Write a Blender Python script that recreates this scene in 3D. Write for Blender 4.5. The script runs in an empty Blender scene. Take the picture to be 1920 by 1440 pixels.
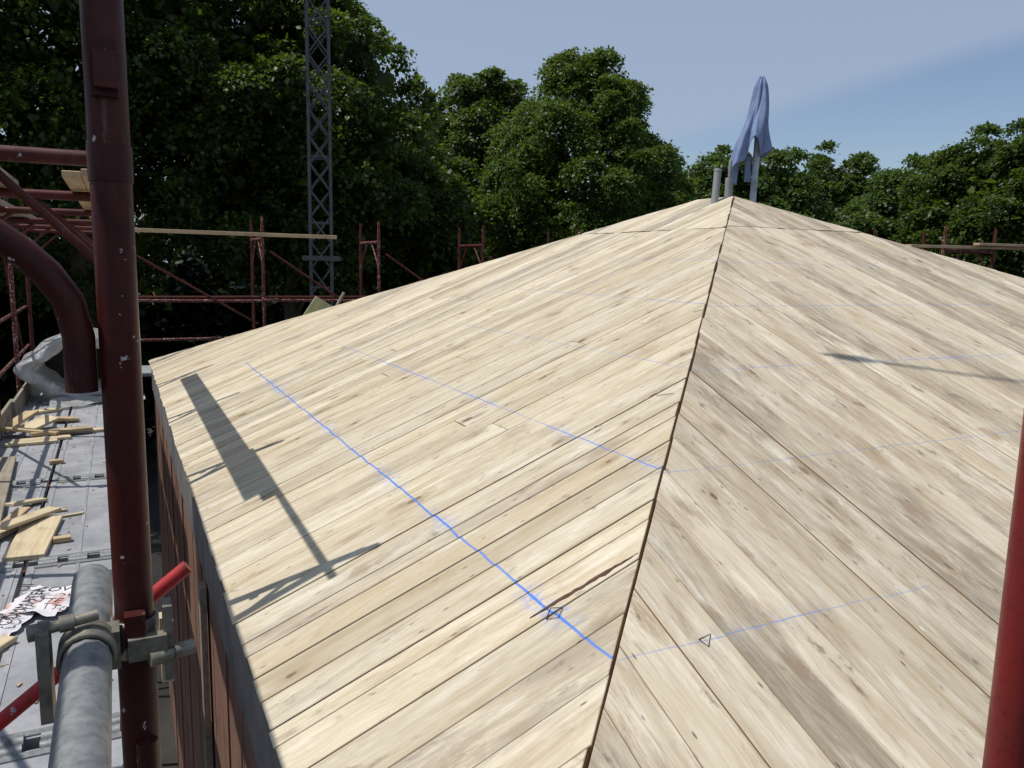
import bpy, math, random
import numpy as np
from mathutils import Matrix, Vector

# ----------------------------------------------------------------- camera, sky, sun
scene = bpy.context.scene
C = scene.collection
cam_d = bpy.data.cameras.new('camera')
cam_d.sensor_width = 36.0
cam_d.lens = 27.98
cam_d.clip_start = 0.05
cam_d.clip_end = 2000.0
cam = bpy.data.objects.new('camera', cam_d)
C.objects.link(cam)
_r = Vector((0.8969512, -0.4417050, 0.0193716))
_u = Vector((0.0484296, 0.1417058, 0.9887234))
_b = Vector((-0.4394691, -0.8858985, 0.1484948))
cam.matrix_world = Matrix(((_r.x, _u.x, _b.x, 0), (_r.y, _u.y, _b.y, 0), (_r.z, _u.z, _b.z, 0), (0, 0, 0, 1)))
scene.camera = cam

SUN_TO = Vector((-0.775, 0.264, 1.67)).normalized()      # towards the sun
sun_el = math.asin(SUN_TO.z)
sun_az = math.atan2(SUN_TO.x, SUN_TO.y)

world = bpy.data.worlds.new('World')
scene.world = world
world.use_nodes = True
wn, wl = world.node_tree.nodes, world.node_tree.links
wn.clear()
w_out = wn.new('ShaderNodeOutputWorld')
w_bg = wn.new('ShaderNodeBackground')
w_sky = wn.new('ShaderNodeTexSky')
w_sky.sky_type = 'NISHITA'
w_sky.sun_disc = False
w_sky.sun_elevation = sun_el
w_sky.sun_rotation = sun_az
w_sky.altitude = 100
w_sky.air_density = 1.0
w_sky.dust_density = 0.8
w_sky.ozone_density = 1.7
w_bg.inputs['Strength'].default_value = 0.103
# thin high cloud veil: everything above one slanting edge across the sky
w_tc = wn.new('ShaderNodeTexCoord')
w_nz = wn.new('ShaderNodeTexNoise'); w_nz.inputs['Scale'].default_value = 3.0; w_nz.inputs['Detail'].default_value = 5
w_map = wn.new('ShaderNodeMapping'); w_map.inputs['Scale'].default_value = (1.0, 1.0, 3.0)
w_dot = wn.new('ShaderNodeVectorMath'); w_dot.operation = 'DOT_PRODUCT'
VEIL_N = (-0.2929, 0.0433, 0.9552)
w_dot.inputs[1].default_value = VEIL_N
w_mul = wn.new('ShaderNodeMath'); w_mul.operation = 'MULTIPLY_ADD'; w_mul.inputs[1].default_value = 0.03
w_mr = wn.new('ShaderNodeMapRange'); w_mr.interpolation_type = 'SMOOTHSTEP'
w_mr.inputs['From Min'].default_value = 0.0; w_mr.inputs['From Max'].default_value = 0.035
w_mr.inputs['To Max'].default_value = 0.68
w_mix = wn.new('ShaderNodeMix'); w_mix.data_type = 'RGBA'
w_mix.inputs['B'].default_value = (3.75, 4.5, 5.8, 1)
wl.new(w_tc.outputs['Generated'], w_dot.inputs[0])
wl.new(w_tc.outputs['Generated'], w_map.inputs['Vector'])
wl.new(w_map.outputs['Vector'], w_nz.inputs['Vector'])
wl.new(w_nz.outputs['Fac'], w_mul.inputs[0])
wl.new(w_dot.outputs['Value'], w_mul.inputs[2])
wl.new(w_mul.outputs[0], w_mr.inputs['Value'])
wl.new(w_mr.outputs['Result'], w_mix.inputs['Factor'])
w_tint = wn.new('ShaderNodeMix'); w_tint.data_type = 'RGBA'; w_tint.blend_type = 'MULTIPLY'; w_tint.inputs['Factor'].default_value = 1.0
w_tint.inputs['B'].default_value = (1.03, 1.0, 1.03, 1)
wl.new(w_sky.outputs['Color'], w_tint.inputs['A'])
wl.new(w_tint.outputs['Result'], w_mix.inputs['A'])
wl.new(w_mix.outputs['Result'], w_bg.inputs['Color'])
wl.new(w_bg.outputs['Background'], w_out.inputs['Surface'])

sun_d = bpy.data.lights.new('sun', 'SUN')
sun_d.energy = 4.2
sun_d.angle = math.radians(0.53)
sun_d.color = (1.0, 0.955, 0.89)
sun = bpy.data.objects.new('sun', sun_d)
C.objects.link(sun)
sun.rotation_euler = SUN_TO.to_track_quat('Z', 'Y').to_euler()

vs = scene.view_settings
vs.view_transform = 'Standard'
vs.look = 'None'
vs.exposure = 0.0
vs.gamma = 1.0
vs.use_curve_mapping = False
scene.cycles.max_bounces = 4
scene.cycles.diffuse_bounces = 2
scene.cycles.glossy_bounces = 2
scene.cycles.transmission_bounces = 3
scene.cycles.transparent_max_bounces = 6
scene.cycles.use_denoising = True

random.seed(11)
rng = np.random.default_rng(7)
U = random.uniform

# ----------------------------------------------------------------- helpers
def tag(o, label=None, cat=None, group=None, kind=None):
    if label: o['label'] = label
    if cat: o['category'] = cat
    if group: o['group'] = group
    if kind: o['kind'] = kind
    return o

def thing(name, label, cat, loc=(0, 0, 0), group=None, rz=0.0):
    o = bpy.data.objects.new(name, None)
    o.empty_display_size = 0.1
    C.objects.link(o)
    o.location = loc
    o.rotation_euler = (0, 0, rz)
    return tag(o, label, cat, group)

class MB:
    """collects shapes, then links them as one mesh object"""
    def __init__(s): s.v = []; s.f = []; s.sm = []
    def add(s, vs_, fs, smooth=False):
        n = len(s.v); s.v += [tuple(p) for p in vs_]
        s.f += [tuple(i + n for i in f) for f in fs]; s.sm += [smooth] * len(fs); return s
    def box(s, lo, hi):
        x0, y0, z0 = lo; x1, y1, z1 = hi
        return s.add([(x0,y0,z0),(x1,y0,z0),(x1,y1,z0),(x0,y1,z0),(x0,y0,z1),(x1,y0,z1),(x1,y1,z1),(x0,y1,z1)],
                     [(0,3,2,1),(4,5,6,7),(0,1,5,4),(1,2,6,5),(2,3,7,6),(3,0,4,7)])
    def obox(s, c, ax, ay, az):
        c, ax, ay, az = Vector(c), Vector(ax), Vector(ay), Vector(az)
        vs_ = [c + sx*ax + sy*ay + sz*az for sz in (-1,1) for sx, sy in ((-1,-1),(1,-1),(1,1),(-1,1))]
        return s.add(vs_, [(0,3,2,1),(4,5,6,7),(0,1,5,4),(1,2,6,5),(2,3,7,6),(3,0,4,7)])
    def tube(s, pts, r, n=12, cap=True, hollow=False):
        pts = [Vector(p) for p in pts]
        rs = r if isinstance(r, (list, tuple)) else [r] * len(pts)
        rings = []; up = None
        for i, p in enumerate(pts):
            d = (pts[min(i+1, len(pts)-1)] - pts[max(i-1, 0)]).normalized()
            if up is None:
                up = Vector((0,0,1)) if abs(d.z) < 0.9 else Vector((1,0,0))
            x = d.cross(up).normalized(); y = x.cross(d).normalized(); up = y
            rings.append([p + rs[i]*(math.cos(t)*x + math.sin(t)*y) for t in (2*math.pi*k/n for k in range(n))])
        vs_ = [q for rg in rings for q in rg]; fs = []
        for i in range(len(pts)-1):
            for k in range(n):
                a = i*n+k; b = i*n+(k+1)%n
                fs.append((a, b, b+n, a+n))
        s.add(vs_, fs, True)
        if cap:
            m = len(vs_)
            s.add(rings[0], [tuple(range(n-1, -1, -1))]); s.add(rings[-1], [tuple(range(n))])
        return s
    def prism(s, poly, y0, y1):
        """poly in xz, extruded along y"""
        n = len(poly)
        vs_ = [(x, y0, z) for x, z in poly] + [(x, y1, z) for x, z in poly]
        fs = [tuple(range(n)), tuple(range(2*n-1, n-1, -1))] + [(i, i+n, (i+1)%n+n, (i+1)%n) for i in range(n)]
        return s.add(vs_, fs)
    def mesh(s, name, mat):
        me = bpy.data.meshes.new(name)
        me.from_pydata(s.v, [], s.f)
        me.polygons.foreach_set('use_smooth', s.sm)
        if mat: me.materials.append(mat)
        me.update(); return me
    def build(s, name, mat, parent=None):
        o = bpy.data.objects.new(name, s.mesh(name, mat))
        C.objects.link(o)
        if parent: o.parent = parent
        return o

def link(name, me, parent=None, mw=None):
    o = bpy.data.objects.new(name, me); C.objects.link(o)
    if parent: o.parent = parent
    if mw is not None: o.matrix_basis = mw
    return o

ORD = ['nearest', 'second', 'third', 'fourth', 'fifth', 'sixth', 'seventh', 'eighth', 'ninth']

# ----------------------------------------------------------------- materials
def nmat(name):
    m = bpy.data.materials.new(name); m.use_nodes = True
    nt = m.node_tree; b = nt.nodes['Principled BSDF']
    return m, nt, b
def N(nt, t, **kw):
    n = nt.nodes.new(t)
    for k, v in kw.items(): setattr(n, k, v)
    return n
def noise(nt, vec, scale, detail=4, rough=0.55, dist=0.0):
    n = N(nt, 'ShaderNodeTexNoise'); n.inputs['Scale'].default_value = scale; n.inputs['Detail'].default_value = detail
    n.inputs['Roughness'].default_value = rough; n.inputs['Distortion'].default_value = dist
    if vec is not None: nt.links.new(vec, n.inputs['Vector'])
    return n.outputs['Fac']
def mapping(nt, vec, sc, loc=None):
    n = N(nt, 'ShaderNodeMapping'); n.inputs['Scale'].default_value = sc
    if loc: n.inputs['Location'].default_value = loc
    nt.links.new(vec, n.inputs['Vector']); return n.outputs['Vector']
def rmap(nt, val, a, b, c=0.0, d=1.0, smooth=True):
    n = N(nt, 'ShaderNodeMapRange'); n.interpolation_type = 'SMOOTHSTEP' if smooth else 'LINEAR'
    for k, v in (('From Min', a), ('From Max', b), ('To Min', c), ('To Max', d)): n.inputs[k].default_value = v
    nt.links.new(val, n.inputs['Value']); return n.outputs['Result']
def mixc(nt, fac, a, b, mode='MIX'):
    n = N(nt, 'ShaderNodeMix', data_type='RGBA', blend_type=mode)
    for s, v in (('Factor', fac), ('A', a), ('B', b)):
        if isinstance(v, (tuple, list)): n.inputs[s].default_value = (*v, 1) if len(v) == 3 else v
        elif isinstance(v, (int, float)): n.inputs[s].default_value = v
        else: nt.links.new(v, n.inputs[s])
    return n.outputs['Result']
def math_(nt, op, a, b=None, c=None):
    n = N(nt, 'ShaderNodeMath', operation=op)
    for i, v in enumerate((a, b, c)):
        if v is None: continue
        if isinstance(v, (int, float)): n.inputs[i].default_value = v
        else: nt.links.new(v, n.inputs[i])
    return n.outputs[0]
def bump(nt, b, h, strength=0.3, dist=0.002):
    n = N(nt, 'ShaderNodeBump'); n.inputs['Strength'].default_value = strength; n.inputs['Distance'].default_value = dist
    nt.links.new(h, n.inputs['Height']); nt.links.new(n.outputs['Normal'], b.inputs['Normal'])
def objvec(nt, rnd=True):
    tc = N(nt, 'ShaderNodeTexCoord')
    if not rnd: return tc.outputs['Object']
    oi = N(nt, 'ShaderNodeObjectInfo')
    vm = N(nt, 'ShaderNodeVectorMath', operation='MULTIPLY_ADD')
    cx = N(nt, 'ShaderNodeCombineXYZ')
    nt.links.new(oi.outputs['Random'], cx.inputs[0]); nt.links.new(oi.outputs['Random'], cx.inputs[1]); nt.links.new(oi.outputs['Random'], cx.inputs[2])
    nt.links.new(cx.outputs[0], vm.inputs[0]); vm.inputs[1].default_value = (97.0, 53.0, 31.0)
    nt.links.new(tc.outputs['Object'], vm.inputs[2])
    return vm.outputs[0]

def plank_material(name, clean, grey, brown, chalk, sx, stain=0.6):
    """sawn spruce: grain along local x, knots, grey weather stains, snapped chalk lines at given heights"""
    m, nt, b = nmat(name)
    v = objvec(nt)
    oi = N(nt, 'ShaderNodeObjectInfo')
    sep = N(nt, 'ShaderNodeSeparateColor'); nt.links.new(oi.outputs['Color'], sep.inputs[0])
    g_amt, w_amt, l_amt = sep.outputs[0], sep.outputs[1], sep.outputs[2]
    warp = noise(nt, mapping(nt, v, (1.6, 6, 5)), 1.0, 2)
    vw = N(nt, 'ShaderNodeVectorMath', operation='MULTIPLY_ADD')
    cxx = N(nt, 'ShaderNodeCombineXYZ'); nt.links.new(warp, cxx.inputs[1])
    nt.links.new(cxx.outputs[0], vw.inputs[0]); vw.inputs[1].default_value = (0, 0.12, 0); nt.links.new(v, vw.inputs[2])
    vg = vw.outputs[0]
    fine = noise(nt, mapping(nt, vg, (3.5, 150, 60)), 1.0, 4, 0.7)
    band = noise(nt, mapping(nt, vg, (0.75, 15, 12)), 1.0, 4, 0.66)
    broad = noise(nt, mapping(nt, v, (0.8, 3.0, 2)), 1.0, 3, 0.55)
    blotch = noise(nt, mapping(nt, v, (4.2, 14.0, 4)), 1.0, 6, 0.76, 0.2)
    cloud = noise(nt, mapping(nt, v, (2.2, 16.0, 4), (11, 5, 0)), 1.0, 5, 0.72, 0.2)
    # growth rings: contour lines of a stretched field read as cathedral grain
    fld = noise(nt, mapping(nt, vg, (0.30, 3.6, 2)), 1.0, 1.0, 0.4)
    ring = math_(nt, 'ABSOLUTE', math_(nt, 'SUBTRACT', math_(nt, 'FRACT', math_(nt, 'MULTIPLY', fld, 26.0)), 0.5))
    # base tone
    col = mixc(nt, rmap(nt, broad, 0.32, 0.68), clean[0], clean[1])
    col = mixc(nt, math_(nt, 'MULTIPLY', rmap(nt, band, 0.46, 0.68), 0.75), col, clean[2])
    col = mixc(nt, math_(nt, 'MULTIPLY', rmap(nt, ring, 0.30, 0.5), 0.30), col, clean[2])
    # paler planed patches
    col = mixc(nt, math_(nt, 'MULTIPLY', rmap(nt, cloud, 0.48, 0.66), 0.75), col, clean[4])
    col = mixc(nt, math_(nt, 'MULTIPLY', rmap(nt, fine, 0.50, 0.72), 0.42), col, brown)
    grit = noise(nt, mapping(nt, v, (60, 420, 60)), 1.0, 3, 0.7)
    col = mixc(nt, math_(nt, 'MULTIPLY', rmap(nt, grit, 0.55, 0.75), 0.35), col, brown)
    # warm boards
    col = mixc(nt, math_(nt, 'MULTIPLY', w_amt, rmap(nt, blotch, 0.3, 0.7, 0.1, 0.85)), col, clean[3])
    # tan and brown water stains
    tan = noise(nt, mapping(nt, v, (1.5, 7.0, 3), (21, 9, 0)), 1.0, 5, 0.68, 0.3)
    col = mixc(nt, math_(nt, 'MULTIPLY', rmap(nt, tan, 0.50, 0.66), stain*0.75), col, clean[5])
    # knots: cells of a stretched voronoi, some of them
    vo = N(nt, 'ShaderNodeTexVoronoi'); vo.inputs['Scale'].default_value = 1.0; vo.inputs['Randomness'].default_value = 1.0
    kd = N(nt, 'ShaderNodeVectorMath', operation='MULTIPLY_ADD')
    kn_n = N(nt, 'ShaderNodeTexNoise'); kn_n.inputs['Scale'].default_value = 40.0; nt.links.new(v, kn_n.inputs['Vector'])
    nt.links.new(kn_n.outputs['Color'], kd.inputs[0]); kd.inputs[1].default_value = (0.02, 0.006, 0); nt.links.new(v, kd.inputs[2])
    nt.links.new(mapping(nt, kd.outputs[0], (4.2, 8.4, 0.001), (0, 0.3, 0)), vo.inputs['Vector'])
    sc = N(nt, 'ShaderNodeSeparateColor'); nt.links.new(vo.outputs['Color'], sc.inputs[0])
    size = rmap(nt, sc.outputs[0], 0.36, 1.0, 0.0, 0.15, False)
    d = math_(nt, 'DIVIDE', vo.outputs['Distance'], math_(nt, 'MAXIMUM', size, 0.001))
    halo = math_(nt, 'MULTIPLY', rmap(nt, d, 0.8, 5.0, 1.0, 0.0), rmap(nt, blotch, 0.35, 0.6))
    halo = math_(nt, 'MULTIPLY', halo, math_(nt, 'GREATER_THAN', size, 0.012))
    # grey weathering in soft patches, stronger round knots
    gm = math_(nt, 'ADD', math_(nt, 'MULTIPLY', blotch, 0.58), math_(nt, 'MULTIPLY', broad, 0.48))
    gm = math_(nt, 'ADD', gm, math_(nt, 'MULTIPLY', math_(nt, 'SUBTRACT', fine, 0.5), 0.42))
    gm = math_(nt, 'ADD', gm, math_(nt, 'MULTIPLY', math_(nt, 'SUBTRACT', g_amt, 0.5), 0.36))
    gm = math_(nt, 'ADD', gm, math_(nt, 'MULTIPLY', halo, 0.14))
    col = mixc(nt, math_(nt, 'MULTIPLY', rmap(nt, gm, 0.49, 0.78), 0.8), col, grey)
    col = mixc(nt, math_(nt, 'MULTIPLY', halo, 0.3+0.3*stain), col, (0.30, 0.205, 0.115))
    # dark mould spots
    st = noise(nt, mapping(nt, v, (7.5, 19, 8), (3.3, 1.7, 0)), 1.0, 5, 0.65)
    col = mixc(nt, math_(nt, 'MULTIPLY', rmap(nt, st, 0.60, 0.72), 0.35+0.5*stain), col, (0.15, 0.12, 0.09))
    kn = math_(nt, 'MULTIPLY', rmap(nt, d, 0.75, 1.1, 1.0, 0.0), rmap(nt, sc.outputs[1], 0, 1, 0.55, 1.0))
    col = mixc(nt, kn, col, (0.15, 0.095, 0.055))
    # small dark specks: nail heads, splinters
    vo2 = N(nt, 'ShaderNodeTexVoronoi'); vo2.inputs['Scale'].default_value = 1.0
    nt.links.new(mapping(nt, v, (9.0, 30.0, 0.001), (7, 2.3, 0)), vo2.inputs['Vector'])
    sc2 = N(nt, 'ShaderNodeSeparateColor'); nt.links.new(vo2.outputs['Color'], sc2.inputs[0])
    sp = math_(nt, 'MULTIPLY', rmap(nt, vo2.outputs['Distance'], 0.05, 0.13, 0.85, 0.0), math_(nt, 'GREATER_THAN', sc2.outputs[0], 0.60))
    col = mixc(nt, sp, col, (0.10, 0.075, 0.06))
    br = math_(nt, 'MULTIPLY', rmap(nt, vo2.outputs['Distance'], 0.06, 0.12, 0.7, 0.0), math_(nt, 'GREATER_THAN', sc2.outputs[1], 0.93))
    col = mixc(nt, br, col, (0.8, 0.79, 0.76))
    # overall brightness of the individual board
    hsv = N(nt, 'ShaderNodeHueSaturation'); nt.links.new(col, hsv.inputs['Color'])
    nt.links.new(rmap(nt, l_amt, 0, 1, 0.80, 1.10, False), hsv.inputs['Value'])
    col = hsv.outputs['Color']
    # snapped blue chalk lines on level contours
    geo = N(nt, 'ShaderNodeNewGeometry')
    ps = N(nt, 'ShaderNodeSeparateXYZ'); nt.links.new(geo.outputs['Position'], ps.inputs[0])
    run = ps.outputs[sx]
    wob = math_(nt, 'MULTIPLY', math_(nt, 'SUBTRACT', noise(nt, geo.outputs['Position'], 6.0, 3), 0.5), 0.004)
    zz = math_(nt, 'ADD', ps.outputs[2], wob)
    pn = noise(nt, geo.outputs['Position'], 38.0, 4, 0.7)
    ln = noise(nt, geo.outputs['Position'], 1.9, 2)
    for (z0, wdt, stren, r0, r1, smudge) in chalk:
        dz = math_(nt, 'ABSOLUTE', math_(nt, 'SUBTRACT', zz, z0))
        ext = math_(nt, 'MULTIPLY', math_(nt, 'GREATER_THAN', run, r0), math_(nt, 'LESS_THAN', run, r1))
        k = math_(nt, 'MULTIPLY', rmap(nt, dz, wdt*0.45, wdt, 1.0, 0.0), rmap(nt, pn, 0.28, 0.55, 0.35+0.4*(stren > 0.8), 1.0))
        k = math_(nt, 'MULTIPLY', k, rmap(nt, ln, 0.35, 0.6, stren*(0.8 if stren > 0.95 else 0.45), stren))
        k = math_(nt, 'MULTIPLY', k, ext)
        col = mixc(nt, k, col, (0.05, 0.17, 0.56))
        if smudge:
            k2 = math_(nt, 'MULTIPLY', rmap(nt, dz, 0.0, 0.024, 1.0, 0.0), rmap(nt, pn, 0.42, 0.72))
            k2 = math_(nt, 'MULTIPLY', k2, math_(nt, 'MULTIPLY', rmap(nt, ln, 0.45, 0.60), smudge))
            col = mixc(nt, math_(nt, 'MULTIPLY', k2, ext), col, (0.07, 0.20, 0.72))
    nt.links.new(col, b.inputs['Base Color'])
    b.inputs['Roughness'].default_value = 0.62
    b.inputs['Specular IOR Level'].default_value = 0.3
    h = math_(nt, 'ADD', math_(nt, 'MULTIPLY', fine, 0.6), math_(nt, 'MULTIPLY', band, 0.8))
    bump(nt, b, h, 0.35, 0.0025)
    return m

def simple_wood(name, c1, c2, rough=0.7, sc=(2, 40, 40)):
    m, nt, b = nmat(name); v = objvec(nt)
    g = noise(nt, mapping(nt, v, sc), 1.0, 5, 0.65)
    bl = noise(nt, v, 7.0, 4)
    col = mixc(nt, rmap(nt, g, 0.35, 0.7), c1, c2)
    col = mixc(nt, math_(nt, 'MULTIPLY', rmap(nt, bl, 0.45, 0.75), 0.5), col, tuple(x*0.55 for x in c2))
    nt.links.new(col, b.inputs['Base Color']); b.inputs['Roughness'].default_value = rough
    bump(nt, b, g, 0.3, 0.002); return m

def paint(name, base, dark, chip, chip_thr=0.68, rough=0.5, scale=34.0, rust=(0.10, 0.035, 0.02)):
    m, nt, b = nmat(name); v = objvec(nt)
    n1 = noise(nt, v, 5.0, 5, 0.6); n2 = noise(nt, v, scale, 5, 0.6); n3 = noise(nt, mapping(nt, v, (1, 1, 0.35)), 13.0, 5, 0.7)
    col = mixc(nt, rmap(nt, n1, 0.35, 0.7), base, dark)
    col = mixc(nt, math_(nt, 'MULTIPLY', rmap(nt, n3, 0.52, 0.7), 0.7), col, rust)
    col = mixc(nt, rmap(nt, n2, chip_thr, chip_thr+0.03), col, chip)
    n4 = noise(nt, mapping(nt, v, (22, 22, 3.0), (5, 2, 1)), 1.0, 6, 0.7)
    col = mixc(nt, math_(nt, 'MULTIPLY', rmap(nt, n4, 0.60, 0.74), 0.45), col, tuple(0.45*a+0.55*c for a, c in zip(chip, base)))
    n5 = noise(nt, v, 120.0, 3, 0.6)
    col = mixc(nt, math_(nt, 'MULTIPLY', rmap(nt, n5, 0.5, 0.75), 0.5), col, tuple(0.5*c for c in dark))
    nt.links.new(col, b.inputs['Base Color'])
    nt.links.new(rmap(nt, n1, 0.3, 0.7, rough-0.1, rough+0.2), b.inputs['Roughness'])
    b.inputs['Specular IOR Level'].default_value = 0.28
    bump(nt, b, n3, 0.15, 0.002); return m

def galv(name, c1, c2, rough=0.45, metal=0.75, scale=30.0):
    m, nt, b = nmat(name); v = objvec(nt)
    n1 = noise(nt, v, scale, 4, 0.6); n2 = noise(nt, v, scale*0.2, 5, 0.6)
    col = mixc(nt, rmap(nt, n1, 0.35, 0.7), c1, c2)
    col = mixc(nt, rmap(nt, n2, 0.55, 0.75), col, tuple(x*0.5 for x in c2))
    nt.links.new(col, b.inputs['Base Color']); b.inputs['Metallic'].default_value = metal
    nt.links.new(rmap(nt, n2, 0.3, 0.7, rough-0.08, rough+0.2), b.inputs['Roughness'])
    bump(nt, b, n1, 0.1, 0.001); return m

def flat(name, col, rough=0.6, metal=0.0, var=0.25, scale=6.0, spec=0.4):
    m, nt, b = nmat(name); v = objvec(nt)
    n1 = noise(nt, v, scale, 5, 0.6)
    nt.links.new(mixc(nt, rmap(nt, n1, 0.3, 0.7), col, tuple(x*(1-var) for x in col)), b.inputs['Base Color'])
    b.inputs['Roughness'].default_value = rough; b.inputs['Metallic'].default_value = metal
    b.inputs['Specular IOR Level'].default_value = spec
    return m

def leaf_material(name, dark, light, yellow, through=(0.20, 0.31, 0.03)):
    m, nt, b = nmat(name)
    geo = N(nt, 'ShaderNodeNewGeometry')
    r = geo.outputs['Random Per Island']
    col = mixc(nt, r, dark, light)
    col = mixc(nt, rmap(nt, math_(nt, 'FRACT', math_(nt, 'MULTIPLY', r, 17.3)), 0.86, 1.0), col, yellow)
    nt.links.new(col, b.inputs['Base Color'])
    b.inputs['Roughness'].default_value = 0.45; b.inputs['Specular IOR Level'].default_value = 0.35
    tr = N(nt, 'ShaderNodeBsdfTranslucent')
    nt.links.new(mixc(nt, 0.6, col, through), tr.inputs['Color'])
    mx = N(nt, 'ShaderNodeMixShader'); mx.inputs[0].default_value = 0.38
    out = nt.nodes['Material Output']
    nt.links.new(b.outputs[0], mx.inputs[1]); nt.links.new(tr.outputs[0], mx.inputs[2])
    nt.links.new(mx.outputs[0], out.inputs['Surface'])
    return m

CLEAN_L = [(0.53, 0.468, 0.345), (0.585, 0.528, 0.405), (0.40, 0.33, 0.22), (0.47, 0.365, 0.215), (0.665, 0.625, 0.52), (0.40, 0.30, 0.175)]
CLEAN_F = [(0.515, 0.45, 0.335), (0.575, 0.51, 0.39), (0.385, 0.305, 0.205), (0.46, 0.37, 0.23), (0.68, 0.63, 0.515), (0.33, 0.245, 0.155)]
L_CH = [(-0.928, 0.0022, 0.97, 0, 7.5, 0.6), (-0.679, 0.0014, 0.85, 0, 6.8, 0.3), (-0.434, 0.0014, 0.6, 0, 5.7, 0),
        (-0.189, 0.0017, 0.75, 0, 5.6, 0), (0.058, 0.0019, 0.5, 0, 5.2, 0)]
F_CH = [(-0.928, 0.0012, 0.5, 0, 2.15, 0.15), (-0.685, 0.0012, 0.42, 0, 9, 0), (-0.442, 0.0016, 0.55, 0, 9, 0.25),
        (-0.200, 0.0016, 0.6, 0, 5.3, 0), (0.040, 0.0019, 0.45, 0, 5.0, 0)]
M = {}
M['plank_l'] = plank_material('spruce_boards_left', CLEAN_L, (0.29, 0.25, 0.195), (0.38, 0.295, 0.185), L_CH, 1, 0.55)
M['plank_f'] = plank_material('spruce_boards_front', CLEAN_F, (0.235, 0.19, 0.14), (0.32, 0.245, 0.16), F_CH, 0, 0.90)
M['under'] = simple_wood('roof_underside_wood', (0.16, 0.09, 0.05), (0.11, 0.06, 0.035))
M['edge'] = simple_wood('sawn_board_edge', (0.30, 0.19, 0.10), (0.20, 0.12, 0.065), 0.8, (10, 10, 60))
M['bark'] = simple_wood('bark_edge', (0.11, 0.05, 0.03), (0.05, 0.025, 0.015), 0.9, (6, 60, 60))
M['scrap'] = simple_wood('offcut_wood', (0.60, 0.50, 0.33), (0.47, 0.37, 0.22), 0.65, (4, 45, 45))
M['scrap_b'] = simple_wood('rough_sawn_board', (0.50, 0.38, 0.22), (0.36, 0.26, 0.15), 0.7, (3, 40, 40))
M['old_wood'] = simple_wood('grey_weathered_board', (0.30, 0.26, 0.20), (0.20, 0.17, 0.13), 0.8, (2, 40, 40))
M['red'] = paint('red_oxide_paint', (0.090, 0.017, 0.012), (0.055, 0.013, 0.010), (0.62, 0.58, 0.56), 0.70)
M['red_shaded'] = paint('red_paint_shade_darkened', (0.062, 0.008, 0.007), (0.034, 0.006, 0.006), (0.55, 0.50, 0.48), 0.66, 0.40, 42.0, (0.085, 0.016, 0.008))  # scaffold red with the near frame's shade put into its colour, plus chips and rust
M['red_near'] = paint('glossy_red_paint', (0.19, 0.022, 0.020), (0.13, 0.018, 0.017), (0.10, 0.02, 0.02), 0.72, 0.38)
M['red_worn'] = paint('red_paint_with_mortar_splashes', (0.115, 0.024, 0.019), (0.08, 0.02, 0.017), (0.45, 0.40, 0.37), 0.585, 0.6, 40.0)
M['red_bright'] = paint('bright_red_paint', (0.46, 0.03, 0.03), (0.36, 0.025, 0.03), (0.45, 0.42, 0.42), 0.67, 0.4, 60.0)
M['galv'] = galv('galvanised_tube', (0.26, 0.27, 0.27), (0.17, 0.18, 0.185), 0.5, 0.4, 80.0)
M['zinc'] = galv('zinc_coupler', (0.26, 0.24, 0.19), (0.15, 0.14, 0.12), 0.5, 0.5, 60.0)
M['steel_dark'] = galv('grey_painted_steel', (0.085, 0.090, 0.098), (0.05, 0.054, 0.06), 0.5, 0.3)
M['clad'] = simple_wood('red_brown_rough_boards', (0.225, 0.115, 0.075), (0.15, 0.075, 0.05), 0.85, (30, 30, 2.2))
M['fascia'] = flat('grey_concrete_ring_beam', (0.17, 0.16, 0.155), 0.9, 0, 0.35, 5.0, 0.2)
M['mortar'] = flat('lime_mortar', (0.21, 0.14, 0.105), 0.95, 0, 0.3, 9.0, 0.2)
M['brick'] = flat('old_red_brick', (0.19, 0.088, 0.058), 0.9, 0, 0.3, 22.0, 0.2)
M['pipe'] = flat('grey_plastic_pipe', (0.26, 0.27, 0.28), 0.55, 0, 0.15, 8.0)
M['poleblue'] = galv('blue_grey_pole', (0.36, 0.43, 0.52), (0.28, 0.34, 0.42), 0.5, 0.2)
M['asphalt'] = flat('ground_earth_and_tar', (0.05, 0.048, 0.044), 0.95, 0, 0.5, 0.7, 0.2)
M['trunk'] = simple_wood('tree_bark', (0.09, 0.07, 0.05), (0.05, 0.04, 0.03), 0.95, (14, 14, 2))
M['leaf_a'] = leaf_material('linden_leaves', (0.009, 0.021, 0.003), (0.055, 0.100, 0.013), (0.14, 0.17, 0.022))
M['leaf_b'] = leaf_material('bright_linden_leaves', (0.022, 0.048, 0.007), (0.080, 0.140, 0.018), (0.17, 0.19, 0.03))
M['leaf_c'] = leaf_material('distant_leaves', (0.026, 0.056, 0.013), (0.066, 0.118, 0.028), (0.12, 0.145, 0.035))
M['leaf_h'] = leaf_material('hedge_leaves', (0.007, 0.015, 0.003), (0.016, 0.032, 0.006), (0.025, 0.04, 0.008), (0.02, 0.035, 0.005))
M['tile'] = flat('terracotta_tile', (0.22, 0.09, 0.06), 0.85, 0, 0.4, 3.0, 0.2)
M['plaster'] = flat('pale_plaster', (0.60, 0.57, 0.52), 0.9, 0, 0.2, 2.0, 0.2)
M['glass'] = flat('dark_glass', (0.03, 0.035, 0.04), 0.08, 0, 0.1, 2.0, 0.6)
M['car'] = flat('silver_car_paint', (0.55, 0.56, 0.58), 0.28, 0.55, 0.08, 2.0, 0.6)
M['rubber'] = flat('black_rubber', (0.02, 0.02, 0.02), 0.8, 0, 0.2)
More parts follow.
